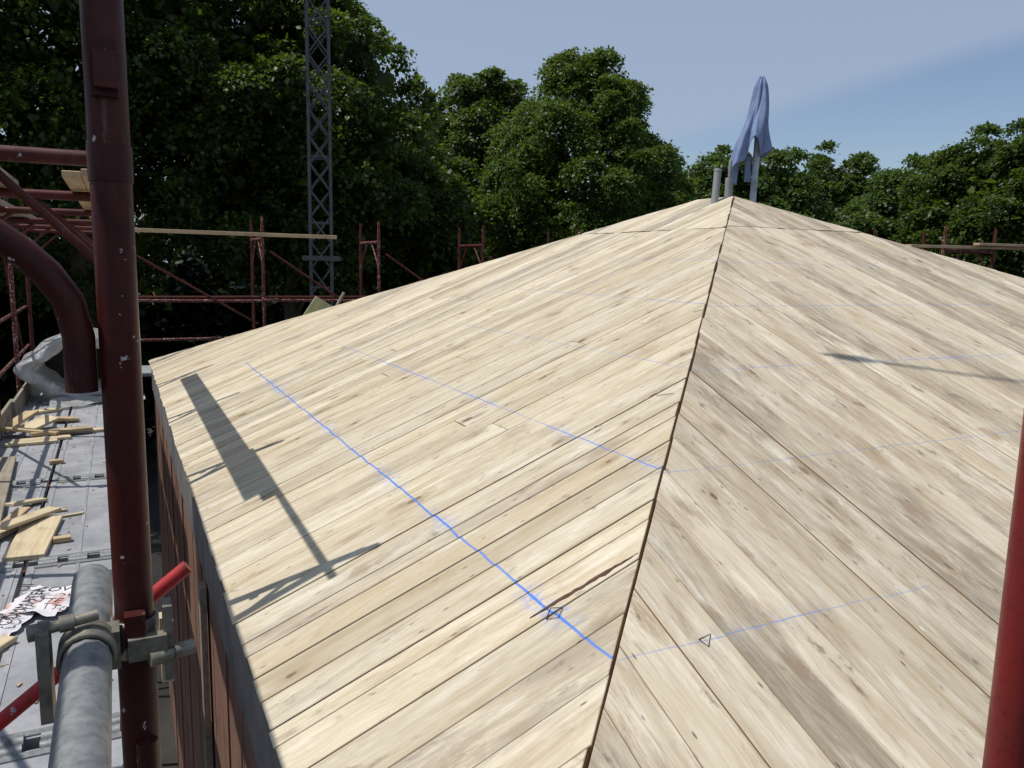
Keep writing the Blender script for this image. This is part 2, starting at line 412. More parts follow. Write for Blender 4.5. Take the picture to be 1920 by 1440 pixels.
M['lamp'] = flat('headlamp_lens', (0.75, 0.76, 0.78), 0.1, 0.1, 0.1, 3.0, 0.7)
M['green_board'] = flat('pale_green_board', (0.33, 0.36, 0.22), 0.8, 0, 0.25, 9.0, 0.2)
M['ink'] = flat('black_print', (0.03, 0.025, 0.03), 0.7)

def deck_material():
    m, nt, b = nmat('zinc_deck_with_cement_dust'); v = objvec(nt)
    n1 = noise(nt, v, 4.0, 5, 0.65); n2 = noise(nt, mapping(nt, v, (60, 12, 1)), 1.0, 4, 0.6)
    n3 = noise(nt, mapping(nt, v, (45, 130, 1)), 1.0, 3, 0.5)
    col = mixc(nt, rmap(nt, n1, 0.3, 0.7), (0.36, 0.365, 0.38), (0.23, 0.235, 0.25))
    col = mixc(nt, math_(nt, 'MULTIPLY', rmap(nt, n2, 0.55, 0.75), 0.4), col, (0.28, 0.28, 0.30))
    col = mixc(nt, rmap(nt, n3, 0.70, 0.76), col, (0.10, 0.09, 0.10))
    nt.links.new(col, b.inputs['Base Color']); b.inputs['Roughness'].default_value = 0.6; b.inputs['Metallic'].default_value = 0.15
    bump(nt, b, n3, 0.3, 0.003); return m
M['deck'] = deck_material()

def film_material():
    m, nt, b = nmat('milky_plastic_film'); v = objvec(nt)
    n1 = noise(nt, v, 6.0, 5, 0.6, 1.5)
    nt.links.new(mixc(nt, rmap(nt, n1, 0.3, 0.7), (0.62, 0.62, 0.60), (0.40, 0.41, 0.42)), b.inputs['Base Color'])
    b.inputs['Roughness'].default_value = 0.22; b.inputs['Specular IOR Level'].default_value = 0.6
    bump(nt, b, n1, 0.6, 0.03)
    tr = N(nt, 'ShaderNodeBsdfTransparent'); tl = N(nt, 'ShaderNodeBsdfTranslucent'); tl.inputs['Color'].default_value = (0.6, 0.6, 0.58, 1)
    m1 = N(nt, 'ShaderNodeMixShader'); m1.inputs[0].default_value = 0.3
    m2 = N(nt, 'ShaderNodeMixShader'); m2.inputs[0].default_value = 0.15
    nt.links.new(b.outputs[0], m1.inputs[1]); nt.links.new(tl.outputs[0], m1.inputs[2])
    nt.links.new(m1.outputs[0], m2.inputs[1]); nt.links.new(tr.outputs[0], m2.inputs[2])
    nt.links.new(m2.outputs[0], nt.nodes['Material Output'].inputs['Surface']); return m
M['film'] = film_material()

def cloth_material():
    m, nt, b = nmat('blue_cotton'); v = objvec(nt)
    n1 = noise(nt, v, 9.0, 4); n2 = noise(nt, v, 300.0, 2)
    col = mixc(nt, rmap(nt, n1, 0.3, 0.7), (0.17, 0.24, 0.43), (0.25, 0.33, 0.53))
    nt.links.new(mixc(nt, math_(nt, 'MULTIPLY', n2, 0.2), col, (0.4, 0.46, 0.6)), b.inputs['Base Color'])
    b.inputs['Roughness'].default_value = 0.85; b.inputs['Specular IOR Level'].default_value = 0.15
    tl = N(nt, 'ShaderNodeBsdfTranslucent'); tl.inputs['Color'].default_value = (0.18, 0.26, 0.5, 1)
    m1 = N(nt, 'ShaderNodeMixShader'); m1.inputs[0].default_value = 0.2
    nt.links.new(b.outputs[0], m1.inputs[1]); nt.links.new(tl.outputs[0], m1.inputs[2])
    nt.links.new(m1.outputs[0], nt.nodes['Material Output'].inputs['Surface']); return m
M['cloth'] = cloth_material()

def paper_material():
    m, nt, b = nmat('torn_wrapper_paper'); v = objvec(nt)
    n1 = noise(nt, v, 14.0, 4)
    col = mixc(nt, rmap(nt, n1, 0.58, 0.66), (0.66, 0.64, 0.66), (0.62, 0.33, 0.30))
    nt.links.new(col, b.inputs['Base Color']); b.inputs['Roughness'].default_value = 0.5; return m
M['paper'] = paper_material()

# ----------------------------------------------------------------- the ground
GZ = -5.2
g = MB()
n = 24
gv = []; gf = []
for i in range(n+1):
    for j in range(n+1):
        gv.append(((i/n-0.5)*900+20, (j/n-0.5)*900+40, GZ))
for i in range(n):
    for j in range(n):
        a = i*(n+1)+j; gf.append((a, a+n+1, a+n+2, a+1))
tag(g.add(gv, gf).build('ground', M['asphalt']), kind='structure')

# ----------------------------------------------------------------- house with the boarded hip roof
EA, EB = 0.305, 0.73            # left eave (x), front eave (y)
RA, RB = 8.95, 10.43             # right eave, rear eave
TX, TY0, TY1, TZ = 4.80, 5.45, 5.93, 0.616
SL = 0.408
EZ = TZ - SL*(TX-EA)
SF = (TZ-EZ)/(TY0-EB)          # slope of the front face
house = thing('house', 'house under construction with pale boarded hip roof, blue chalk lines snapped across it', 'house', (0, 0, 0))
wall = MB()
WI = 0.055                       # wall face set back from the board ends
wx0, wx1, wy0, wy1 = EA+WI, RA-WI, EB+WI, RB-WI
wt = 0.3
zt = EZ-0.36
for lo, hi in (((wx0, wy0, GZ), (wx0+wt, wy1, zt)), ((wx1-wt, wy0, GZ), (wx1, wy1, zt)),
               ((wx0+wt, wy0, GZ), (wx1-wt, wy0+wt, zt)), ((wx0+wt, wy1-wt, GZ), (wx1-wt, wy1, zt))):
    wall.box(lo, hi)
wall_o = wall.build('wall', M['mortar'], house)
# rough red-brown boards standing upright against the left wall
y = wy0+0.004
rw = random.Random(19)
while y < wy1-0.1:
    w = rw.uniform(0.17, 0.25); h = zt-GZ-0.02
    t0 = rw.uniform(0.018, 0.030)
    o = MB().box((-w/2+0.003, -t0, -h/2), (w/2-0.003, 0, h/2)).build('wall_board', M['clad'], wall_o)
    o.matrix_basis = Matrix.Translation((wx0-0.002, y+w/2, (zt+GZ)/2)) @ Matrix.Rotation(-math.pi/2+rw.uniform(-0.012, 0.012), 4, 'Z')
    y += w
o = MB().box((-0.05, -0.03, -1.9), (0.05, 0, 1.9)).build('cover_strip', M['old_wood'], wall_o)
o.matrix_basis = Matrix.Translation((wx0-0.034, 4.1, zt-1.95)) @ Matrix.Rotation(-math.pi/2, 4, 'Z')
beam = MB()
bz0, bz1 = EZ-0.36, EZ-0.045
for lo, hi in (((EA+0.02, EB+0.02, bz0), (EA+0.32, RB-0.02, bz1)), ((RA-0.32, EB+0.02, bz0), (RA-0.02, RB-0.02, bz1)),
               ((EA+0.32, EB+0.02, bz0+0.001), (RA-0.32, EB+0.32, bz1)), ((EA+0.32, RB-0.32, bz0+0.001), (RA-0.32, RB-0.02, bz1))):
    beam.box(lo, hi)
beam.build('ring_beam', M['fascia'], house)
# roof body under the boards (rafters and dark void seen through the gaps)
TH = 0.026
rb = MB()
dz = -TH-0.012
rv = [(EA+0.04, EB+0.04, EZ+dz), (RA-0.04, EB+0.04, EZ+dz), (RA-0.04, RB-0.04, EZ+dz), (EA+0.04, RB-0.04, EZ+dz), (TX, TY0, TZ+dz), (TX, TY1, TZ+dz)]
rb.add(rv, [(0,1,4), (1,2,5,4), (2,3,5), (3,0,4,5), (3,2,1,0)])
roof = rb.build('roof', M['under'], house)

def clip(poly, p, nrm):
    """keep the side of a 2-D convex polygon where (q-p).nrm >= 0"""
    out = []
    for i in range(len(poly)):
        a = poly[i]; b_ = poly[(i+1) % len(poly)]
        da = (a[0]-p[0])*nrm[0]+(a[1]-p[1])*nrm[1]; db = (b_[0]-p[0])*nrm[0]+(b_[1]-p[1])*nrm[1]
        if da >= 0: out.append(a)
        if (da >= 0) != (db >= 0):
            t = da/(da-db); out.append((a[0]+t*(b_[0]-a[0]), a[1]+t*(b_[1]-a[1])))
    return out

def cosin(sl): return math.cos(math.atan(sl)), math.sin(math.atan(sl))
def board(poly, to_world, ux, uy, mat, lift, tilt, color):
    """poly in (v along slope horizontal run, u along eave)"""
    if len(poly) < 3: return
    area = sum(poly[i][0]*poly[(i+1)%len(poly)][1]-poly[(i+1)%len(poly)][0]*poly[i][1] for i in range(len(poly)))
    if abs(area) < 0.004: return
    if area < 0: poly = poly[::-1]
    # drop near-duplicate corners
    q = []
    for p in poly:
        if not q or math.hypot(p[0]-q[-1][0], p[1]-q[-1][1]) > 0.004: q.append(p)
    if len(q) > 1 and math.hypot(q[0][0]-q[-1][0], q[0][1]-q[-1][1]) < 0.004: q.pop()
    poly = q
    if len(poly) < 3: return
    cv = sum(p[0] for p in poly)/len(poly); cu = sum(p[1] for p in poly)/len(poly)
    cs = math.hypot(ux[0], ux[1])
    loc = [((p[0]-cv)/cs, p[1]-cu) for p in poly]
    m_ = len(loc)
    def inset(d):
        res = []
        for i in range(m_):
            a, b_, c = Vector(loc[i-1]), Vector(loc[i]), Vector(loc[(i+1)%m_])
            e1 = (b_-a).normalized(); e2 = (c-b_).normalized()
            n1 = Vector((-e1.y, e1.x)); n2 = Vector((-e2.y, e2.x))
            k = n1+n2; k = k/max(0.35, k.length_squared)*2*0.5*2
            res.append(b_+k*d*0.5*1.0)
        return res
    ins = inset(0.003)
    vs_ = [(p[0], p[1], -TH) for p in loc] + [(p[0], p[1], -0.0022) for p in loc] + [(p.x, p.y, 0) for p in ins]
    fs = [tuple(range(2*m_, 3*m_)), tuple(range(m_-1, -1, -1))]
    for i in range(m_):
        j = (i+1) % m_
        fs += [(i, j, m_+j, m_+i), (m_+i, m_+j, 2*m_+j, 2*m_+i)]
    me = MB().add(vs_, fs).mesh('plank', mat)
    me.materials.append(M['edge'])
    me.polygons.foreach_set('material_index', [0, 1]+[1, 0]*m_)
    o = link('plank', me, roof)
    ux_, uy_ = Vector(ux), Vector(uy); uz_ = ux_.cross(uy_).normalized()
    if tilt:
        R_ = Matrix.Rotation(tilt, 3, ux_); uy_ = R_ @ uy_; uz_ = R_ @ uz_
    p = Vector(to_world(cv, cu)) + uz_*lift
    o.matrix_basis = Matrix(((ux_.x, uy_.x, uz_.x, p.x), (ux_.y, uy_.y, uz_.y, p.y), (ux_.z, uy_.z, uz_.z, p.z), (0, 0, 0, 1)))
    o.color = color
    return o

def face(to_world, ux, uy, mat, e0, e1, t0, t1, run, grey_bias, warm_bias, hip0, hip1, seed, flip, wmin=0.122, wmax=0.165, seams=()):
    """boards run up the slope. u: e0..e1 along the eave, ridge between t0..t1 at v=run. hipN = how far the ends stop short"""
    rs = random.Random(seed)
    KINK = run-0.78
    for course in (0, 1):
        u = e0-0.02
        while u < e1+0.02:
            w = rs.uniform(wmin, wmax)
            gap = rs.choice((0.0015, 0.002, 0.0025, 0.003, 0.004, 0.0045)) if rs.random() > 0.07 else rs.uniform(0.006, 0.010)
            for sm_ in seams:
                if course == 0 and u < sm_ < u+w+0.07: w = sm_-u; gap = 0.011
            v0 = -rs.uniform(0.0, 0.010) if course == 0 else KINK-rs.uniform(-0.002, 0.0)
            v1 = KINK - rs.uniform(0.001, 0.006) if course == 0 else run+1
            taper = rs.uniform(-0.002, 0.002)
            base = [(v0, u), (v1, u+taper), (v1, u+w-gap+taper), (v0, u+w-gap)]
            parts = [base]
            if course == 0 and rs.random() < 0.12:
                cut = rs.uniform(0.8, KINK-0.6)
                parts = [[(v0, u), (cut, u), (cut, u+w-gap), (v0, u+w-gap)], [(cut+0.003, u), (v1, u+taper), (v1, u+w-gap+taper), (cut+0.003, u+w-gap)]]
            for poly in parts:
                s0 = hip0+rs.uniform(-0.003, 0.004); s1 = hip1+rs.uniform(-0.003, 0.004)
                # two hips
                d0 = Vector((-(t0-e0), run)).normalized()      # normal of first hip in (v,u)
                poly = clip(poly, (0+d0[0]*s0, e0+d0[1]*s0), (d0[0], d0[1]))
                if len(poly) >= 3:
                    d1 = Vector((-(e1-t1), -run)).normalized()
                    poly = clip(poly, (0+d1[0]*s1, e1+d1[1]*s1), (d1[0], d1[1]))
                if len(poly) >= 3: poly = clip(poly, (run-0.004, 0), (-1, 0))
                gg = min(1, max(0, rs.gauss(grey_bias, 0.17))); ww = min(1, max(0, rs.gauss(warm_bias, 0.25)))
                if rs.random() < 0.07: gg = min(1, gg+0.45)
                lift = rs.uniform(-0.0018, 0.0018) + (0.003 if course else 0)
                board(poly, to_world, ux, uy, mat, lift, rs.gauss(0, 0.011), (gg, ww, min(1, max(0, rs.gauss(0.60, 0.26))), 1))
            u += w

# every face: u x v frame chosen so that the board's local z points up
RUN = TX-EA; c_, s_n = cosin(SL)
face(lambda v, u: (EA+v, u, EZ+SL*v), (c_, 0, s_n), (0, 1, 0), M['plank_l'], EB, RB, TY0, TY1, RUN, 0.36, 0.34, 0.0045, 0.003, 3, False, seams=(2.0, 2.52))
RUNF = TY0-EB; c_, s_n = cosin(SF)
face(lambda v, u: (-u, EB+v, EZ+SF*v), (0, c_, s_n), (-1, 0, 0), M['plank_f'], -RA, -EA, -TX, -TX, RUNF, 0.56, 0.34, 0.004, 0.006, 8, False)
RUNR = RA-TX; sr = (TZ-EZ)/RUNR; c_, s_n = cosin(sr)
face(lambda v, u: (RA-v, -u, EZ+sr*v), (-c_, 0, s_n), (0, -1, 0), M['plank_f'], -RB, -EB, -TY1, -TY0, RUNR, 0.5, 0.3, 0.006, 0.004, 15, False, 0.2, 0.26)
RUNB = RB-TY1; sb = (TZ-EZ)/RUNB; c_, s_n = cosin(sb)
face(lambda v, u: (u, RB-v, EZ+sb*v), (0, -c_, s_n), (1, 0, 0), M['plank_f'], EA, RA, TX, TX, RUNB, 0.5, 0.3, 0.004, 0.006, 21, False, 0.2, 0.26)

# bark edge left on one board, carpenter's pencil marks
def on_left(x, y, h=0.003): return Vector((x, y, EZ+SL*(x-EA)+h))
def on_front(x, y, h=0.003): return Vector((x, y, EZ+SF*(y-EB)+h))
rs_ = random.Random(77)
bk = MB(); bv = []
for k in range(25):
    f_ = k/24
    x = 0.96+0.34*f_; yc = 1.800-0.012*f_
    wd = 0.014*math.sin(math.pi*min(1, f_*1.05))**0.5+0.001
    bv += [on_left(x, yc-wd*(0.5+rs_.uniform(-0.25, 0.3)), 0.0035), on_left(x, yc, 0.0055), on_left(x, yc+wd*(0.5+rs_.uniform(-0.2, 0.3)), 0.0035)]
bk.add(bv, [(k*3+i, k*3+3+i, k*3+4+i, k*3+1+i) for k in range(24) for i in (0, 1)])
bk.build('bark_edge', M['bark'], roof)
def pencil(pts, fn):
    MB().tube([fn(x, y, 0.0035) for x, y in pts], 0.0011, 5).build('pencil_mark', M['ink'], roof)
pencil([(0.987, 1.757), (1.018, 1.789), (1.040, 1.761), (1.011, 1.734), (0.987, 1.757)], on_left)
pencil([(0.987, 1.757), (1.040, 1.761)], on_left)
pencil([(1.272, 1.477), (1.316, 1.485), (1.282, 1.451), (1.272, 1.477)], on_front)
pencil([(1.99, 2.66), (2.03, 2.60)], on_left)
pencil([(2.72, 3.35), (2.76, 3.31)], on_left)

# ----------------------------------------------------------------- pipes and pole at the top of the roof
def upright(name, label, cat, pts, r, mat, extra=None):
    t = thing(name, label, cat, pts[0])
    p0 = Vector(pts[0])
    MB().tube([Vector(p)-p0 for p in pts], r, 20).build('shaft', mat, t)
    return t
t = upright('vent_pipe', 'short dark grey pipe leaning beside the roof peak, leftmost of the three', 'pipe', [(4.655, 5.53, 0.50), (4.70, 5.56, 0.84)], 0.031, M['pipe'])
MB().tube([(0.043, 0.028, 0.325), (0.046, 0.031, 0.345)], 0.034, 20).build('rim', M['pipe'], t)
t = thing('standpipe', 'grey two-step standpipe at the roof peak, between leaning pipe and blue cloth', 'pipe', (5.155, 5.93, 0.55))
MB().tube([(0, 0, 0), (0, 0, 0.285)], 0.037, 20).build('sleeve', M['pipe'], t)
MB().tube([(0.004, 0.002, 0.285), (0.004, 0.002, 0.43), (0.006, 0.004, 0.45)], [0.017, 0.017, 0.010], 16).build('rod', M['galv'], t)
t = thing('flag_pole', 'blue-grey metal pole behind the roof peak carrying a blue cloth', 'pole', (5.50, 5.99, 0.30))
MB().tube([(0, 0, 0), (0.03, 0.01, 0.8), (0.045, 0.01, 1.45)], 0.031, 20).build('shaft', M['poleblue'], t)
MB().tube([(0.045, 0.01, 1.45), (0.046, 0.01, 1.465)], [0.033, 0.02], 20).build('cap', M['poleblue'], t)

def make_cloth():
    """blue cloth bunched over the pole top, hanging in folds"""
    t = thing('blue_cloth', 'light blue cloth draped in folds over the pole at the roof peak', 'cloth', (5.535, 6.0, 1.785))
    nu, nv = 96, 40
    rgt = Vector((0.897, -0.442, 0)); fwd = Vector((0.442, 0.897, 0))
    vs_ = []; fs = []
    for j in range(nv+1):
        s = j/nv
        for i in range(nu):
            th = 2*math.pi*i/nu
            # drop differs round the hem: long left mouth, long right tail, short middle
            cx = math.cos(th); sy = math.sin(th)
            hem = 0.70 - 0.08*math.cos(th-0.2) + 0.10*math.cos(2*th+0.4) + 0.05*math.sin(5*th)
            if cx < -0.2: hem += 0.06*(-cx)
            zz = -hem*s
            lx = 0.042+0.195*s**1.0; rx = 0.042+0.035*s**0.6
            half = (lx+rx)/2; mid = (rx-lx)/2
            fold = 1+0.20*(0.35+s)*math.sin(5*th+2.6*s)+0.09*math.sin(9*th-3*s+1.0)+0.03*math.sin(17*th+6*s)
            crv = min(1.0, 0.22+s*7)**0.5
            x = mid*min(1, s*1.4) + half*cx*fold*crv
            y = (0.05+0.115*s)*sy*fold*crv
            # twist of the folds to the lower left
            p = rgt*x + fwd*y + Vector((0, 0, zz+0.012*math.sin(9*th+4*s)))
            vs_.append(p)
    for j in range(nv):
        for i in range(nu):
            a = j*nu+i; b_ = j*nu+(i+1) % nu
            fs.append((a, a+nu, b_+nu, b_))
    m_ = MB().add(vs_, fs, True); m_.add([vs_[i] for i in range(nu)], [tuple(range(nu))])
    o = m_.build('drape', M['cloth'], t)
    md = o.modifiers.new('thickness', 'SOLIDIFY'); md.thickness = 0.004
    tl = MB()
    nvv = 8; pts = []
    for j in range(nvv+1):
        s = j/nvv
        for i in range(5):
            u = i/4-0.5
            pts.append(rgt*(-0.075+u*0.055)+fwd*(0.01+0.012*math.sin(i*2+s*3))+Vector((0, 0, -0.70-0.26*s)))
    tl.add(pts, [(j*5+i, j*5+i+1, (j+1)*5+i+1, (j+1)*5+i) for j in range(nvv) for i in range(4)], True)
    o2 = tl.build('tail', M['cloth'], t)
    md = o2.modifiers.new('thickness', 'SOLIDIFY'); md.thickness = 0.004
make_cloth()

# ----------------------------------------------------------------- scaffold frames
TR = 0.307          # height of the top transom
POST_TOP = 0.64
R_ = 0.0242
RN = 0.0210
def frame_parts(t, ax, width, mats, near=False, levels=(0.307, -1.69, -3.69), zb=GZ):
    """portal frame; ax = unit vector from inner to outer post"""
    ax = Vector(ax)
    posts = []
    for k, (off, mat) in enumerate(((0.0, mats[0]), (width, mats[1]))):
        m_ = MB().tube([ax*off+Vector((0, 0, zb)), ax*off+Vector((0, 0, POST_TOP-0.12))], RN if near else R_, 24 if near else 12)
        o = m_.build('post', mat, t); posts.append(o)
        MB().tube([ax*off+Vector((0, 0, POST_TOP-0.12)), ax*off+Vector((0, 0, POST_TOP))], R_*0.8, 12).build('spigot', mat, o)
        side = Vector((-ax.y, ax.x, 0))
        for zz in (0.19, -0.42):
            c = ax*off+side*(R_+0.008)+Vector((0, 0, zz))
            MB().obox(c, ax*0.011, side*0.009, Vector((0, 0, 0.018))).build('lug', mat, o)
    for lv in levels:
        MB().tube([ax*R_+Vector((0, 0, lv)), ax*(width-R_)+Vector((0, 0, lv))], R_ if lv == levels[0] else 0.02, 12).build('transom', mats[0], t)
        for sgn in (0, 1):
            f_ = (lambda d: d) if sgn == 0 else (lambda d: width-d)
            pts = [(0.040, -0.455), (0.040, -0.395), (0.048, -0.355), (0.067, -0.325), (0.090, -0.302), (0.13, -0.272), (0.22, -0.20), (0.31, -0.115), (0.37, -0.05), (0.41, -0.015)]
            if not near: pts = [(0.026, -0.42), (0.045, -0.36), (0.20, -0.20), (0.34, -0.06), (0.40, -0.015)]
            MB().tube([ax*f_(a)+Vector((0, 0, lv+b_)) for a, b_ in pts], 0.0165 if near else 0.014, 14 if near else 8).build('brace', mats[0], t)
    return posts

LB = [0.99, 2.95, 4.8, 6.6, 8.4, 10.2, 12.0]
for i, y in enumerate(LB):
    x = 0.0 if i == 0 else 0.028
    lab = ('shade-darkened red scaffold frame close up at left, with large post and curved brace' if i == 0 else
           'red scaffold frame on the left walkway, %s behind the large near post' % (['', 'first', 'second', 'third', 'fourth', 'fifth', 'last'][i]))
    t = thing('scaffold', lab, 'scaffold', (x, y, 0), 'scaffold frames along the left walkway')
    frame_parts(t, (-1, 0, 0), 1.05, (M['red_shaded'] if i == 0 else M['red'], M['red_worn'] if i % 2 else M['red']), near=(i == 0))
    if i == 0:
        MB().tube([(0, 0, 0.08), (0, 0, 0.118)], RN+0.0015, 24).build('sleeve', M['red_shaded'], t)
        MB().box((-0.014, -RN-0.008, 0.165), (0.011, -RN+0.004, 0.222)).build('wedge_plate', M['red_shaded'], t)
        MB().tube([(0.006, -RN-0.003, -0.70), (0.006, -RN-0.003, -0.565)], 0.012, 14).build('pin_socket', M['red_shaded'], t)
RX = [1.97, 3.75, 5.56, 7.38, 9.2, 11.0]
for i, x in enumerate(RX):
    t = thing('scaffold', 'red scaffold frame behind the roof against the dark trees, %s from the left' % ['first', 'second', 'third', 'fourth', 'fifth', 'sixth'][i],
              'scaffold', (x, 12.4, 0), 'scaffold frames of the rear row')
    frame_parts(t, (0, 1, 0), 1.05, (M['red_worn'] if i in (0, 1) else M['red'], M['red']))
for i, (x, y, rot) in enumerate(((10.18, 8.45, 0), (10.28, 7.38, 0))):
    t = thing('scaffold', ['red scaffold frame beyond the right roof edge, the farther of two', 'worn red scaffold frame carrying planks beyond the right roof edge'][i],
              'scaffold', (x, y, 0), 'scaffold frames beyond the right roof edge')
    frame_parts(t, (1, 0, 0), 1.1, (M['red_worn'] if i else M['red'], M['red']))
# near frame at the right picture edge
t = thing('scaffold', 'bright red scaffold post at the right edge of the view, close to the lens', 'scaffold', (0.982, 0.55, 0))
MB().tube([(0, 0, GZ), (0, 0, POST_TOP)], R_, 24).build('post', M['red_near'], t)
MB().tube([(0, -1.05, GZ), (0, -1.05, POST_TOP)], R_, 16).build('post', M['red_near'], t)
MB().tube([(0, -R_, TR), (0, -1.05+R_, TR)], R_, 16).build('transom', M['red_near'], t)

# guard rails and diagonal braces
def rail(name, label, p0, p1, r, mat, group=None, cat='rail'):
    p0, p1 = Vector(p0), Vector(p1)
    n_ = 6
    pts = [p0.lerp(p1, k/n_)-p0 for k in range(n_+1)]
    sag = (p1-p0).length*0.0012
    for k, p in enumerate(pts): p.z -= sag*math.sin(math.pi*k/n_)
    o = MB().tube(pts, r, 12).build(name, mat, None)
    o.location = p0
    return tag(o, label, cat, group)

for i in range(1, 6):
    y0, y1 = LB[i], LB[i+1]
    for k, (zz, nm) in enumerate(((-0.66, 'upper'), (-1.16, 'lower'))):
        rail('guard_rail', '%s red guard rail outside the left walkway, %s bay from the camera' % (nm, ['', 'first', 'second', 'third', 'fourth', 'fifth'][i]),
             (-1.022-0.045, y0-0.05, zz), (-1.022-0.045, y1+0.05, zz), 0.0185, M['red_worn'], 'outer guard rails of the left walkway')
for i in (0, 2, 4):
    rail('diagonal_brace', 'thin red diagonal brace outside the left walkway, %s from the camera' % ['first', '', 'second', '', 'third'][i],
         (-1.09, LB[i+1], TR-0.25), (-1.09, LB[i+2], -1.55), 0.014, M['red'], 'diagonal braces of the left walkway', 'brace')
for i in range(-1, 4):
    x0 = RX[i] if i >= 0 else 0.0
    x1 = RX[i+1]
    bay = ['left of the first rear frame', 'between first and second rear frames', 'between second and third rear frames', 'between third and fourth rear frames', 'right of the fourth rear frame'][i+1]
    rail('guard_rail', 'upper inner red guard rail %s' % bay, (x0, 12.36, -0.60), (x1, 12.36, -0.61), 0.021, M['red_worn'] if i < 1 else M['red'], 'rear guard rails')
    rail('guard_rail', 'upper outer red guard rail %s' % bay, (x0, 13.41, -0.60), (x1, 13.41, -0.60), 0.021, M['red'], 'rear guard rails')
    rail('guard_rail', 'low red guard rail %s' % bay, (x0, 12.36, -1.16), (x1, 12.36, -1.15), 0.021, M['red_worn'], 'rear guard rails')
    if i < 3:
        rail('diagonal_brace', 'thin red diagonal brace of the rear scaffold, %s' % bay, (x0+0.1, 12.33, 0.12), (x1-0.1, 12.33, -0.95), 0.017, M['red'], 'rear diagonal braces', 'brace')

# decks
def deck(label, x0, x1, y0, y1, z, along='y', group='walkway decks'):
    t = thing('walkway_deck', label, 'deck', (x0, y0, z), group)
    lx, ly = x1-x0, y1-y0
    m_ = MB().box((0, 0, -0.045), (lx, ly, 0))
    o = m_.build('deck_sheet', M['deck'], t)
    rb_ = MB()
    if along == 'y':
        for k in (0.02, lx/2-0.01, lx-0.04): rb_.box((k, 0.01, 0), (k+0.018, ly-0.01, 0.004))
        hooks = [(hx, yy) for hx in (0.05, lx*0.4, lx*0.72) for yy in (-0.03, ly-0.012)]
        for hx, yy in hooks:
            MB().tube([(hx, yy+0.021, -0.006), (hx+0.09, yy+0.021, -0.006)], 0.027, 10).build('hook', M['galv'], t)
        for yy in (0.012, ly-0.05):
            MB().box((0.03, yy, 0.0), (lx-0.03, yy+0.035, 0.006)).build('end_strip', M['galv'], t)
    else:
        for k in (0.02, ly/2-0.01, ly-0.04): rb_.box((0.01, k, 0), (lx-0.01, k+0.018, 0.004))
    rb_.build('ribs', M['deck'], t)
for i in range(1, 6):
    y0, y1 = LB[i]+0.035, LB[i+1]-0.035
    nm = ['', 'first', 'second', 'third', 'fourth', 'fifth'][i]
    deck('dusty zinc walkway deck on the inner side, %s bay from the camera' % nm, -0.50, -0.02, y0, y1, -1.645)
    deck('dusty zinc walkway deck on the outer side, %s bay from the camera' % nm, -1.00, -0.525, y0, y1, -1.645)
deck('dusty zinc walkway deck under the near post', -0.50, -0.02, 1.03, 2.91, -1.645)
deck('dusty zinc walkway deck on the outer side beside the near post', -1.00, -0.525, 1.03, 2.91, -1.645)
for i in range(-1, 3):
    x0 = (RX[i] if i >= 0 else -0.9)+0.03; x1 = RX[i+1]-0.03
    deck('grey rear walkway deck, bay %s from the left' % ['first', 'second', 'third', 'fourth'][i+1], x0, x1, 12.45, 13.38, -1.645, 'x', 'rear walkway decks')

# timber planks
def plank(name, label, c, size, rz=0.0, ry=0.0, rx=0.0, mat=None, cat='plank', group=None):
    l, w, h = (s_/2 for s_ in size)
    b_ = min(0.003, h*0.4)
    vs_ = []
    for zz, ins in ((-h, b_), (-h+b_, 0), (h-b_, 0), (h, b_)):
        vs_ += [(-l+ins, -w+ins, zz), (l-ins, -w+ins, zz), (l-ins, w-ins, zz), (-l+ins, w-ins, zz)]
    fs = [(3, 2, 1, 0), (12, 13, 14, 15)]
    for k in range(3):
        for i in range(4):
            j = (i+1) % 4; fs.append((k*4+i, k*4+j, k*4+4+j, k*4+4+i))
    o = MB().add(vs_, fs).build(name, mat or M['scrap_b'])
    o.location = c; o.rotation_euler = (rx, ry, rz)
    return tag(o, label, cat, group)
H = math.pi/2
plank('scaffold_plank', 'long pale plank on the upper frames, inner one of the pair', (-0.072, 6.12, TR+0.047), (4.35, 0.085, 0.03), H, 0, 0, M['scrap_b'])
plank('scaffold_plank', 'long pale plank on the upper frames, outer one of the pair', (-0.155, 6.2, TR+0.047), (4.25, 0.075, 0.03), H, 0, 0, M['scrap_b'])
plank('scaffold_plank', 'wide plank overhead at the upper left corner of the view', (-0.545, 2.45, TR+0.05), (4.95, 0.23, 0.045), H, 0, 0, M['old_wood'])
plank('scaffold_plank', 'wide plank overhead at the left edge, farther along the walkway', (-0.80, 7.6, TR+0.05), (3.6, 0.22, 0.045), H, 0, 0, M['old_wood'])
rail('scaffold_tube', 'red tube lying on the upper frames above the roof edge', (-0.045, 2.86, TR+0.05), (-0.045, 4.9, TR+0.095), 0.017, M['red'], None, 'tube')
plank('guard_plank', 'long thin pale wooden guard plank tied across the rear scaffold', (1.38, 12.30, 0.365), (3.35, 0.03, 0.055), 0.0, 0.004, 0, M['scrap_b'])
plank('guard_plank', 'pale wooden plank resting on the scaffold beyond the right roof edge', (11.1, 7.33, 0.365), (3.3, 0.10, 0.04), 0.02, -0.012, 0, M['scrap_b'])
plank('guard_plank', 'second pale plank overlapping the first beyond the right roof edge', (12.3, 7.26, 0.415), (3.0, 0.09, 0.035), 0.0, -0.006, 0, M['scrap_b'])
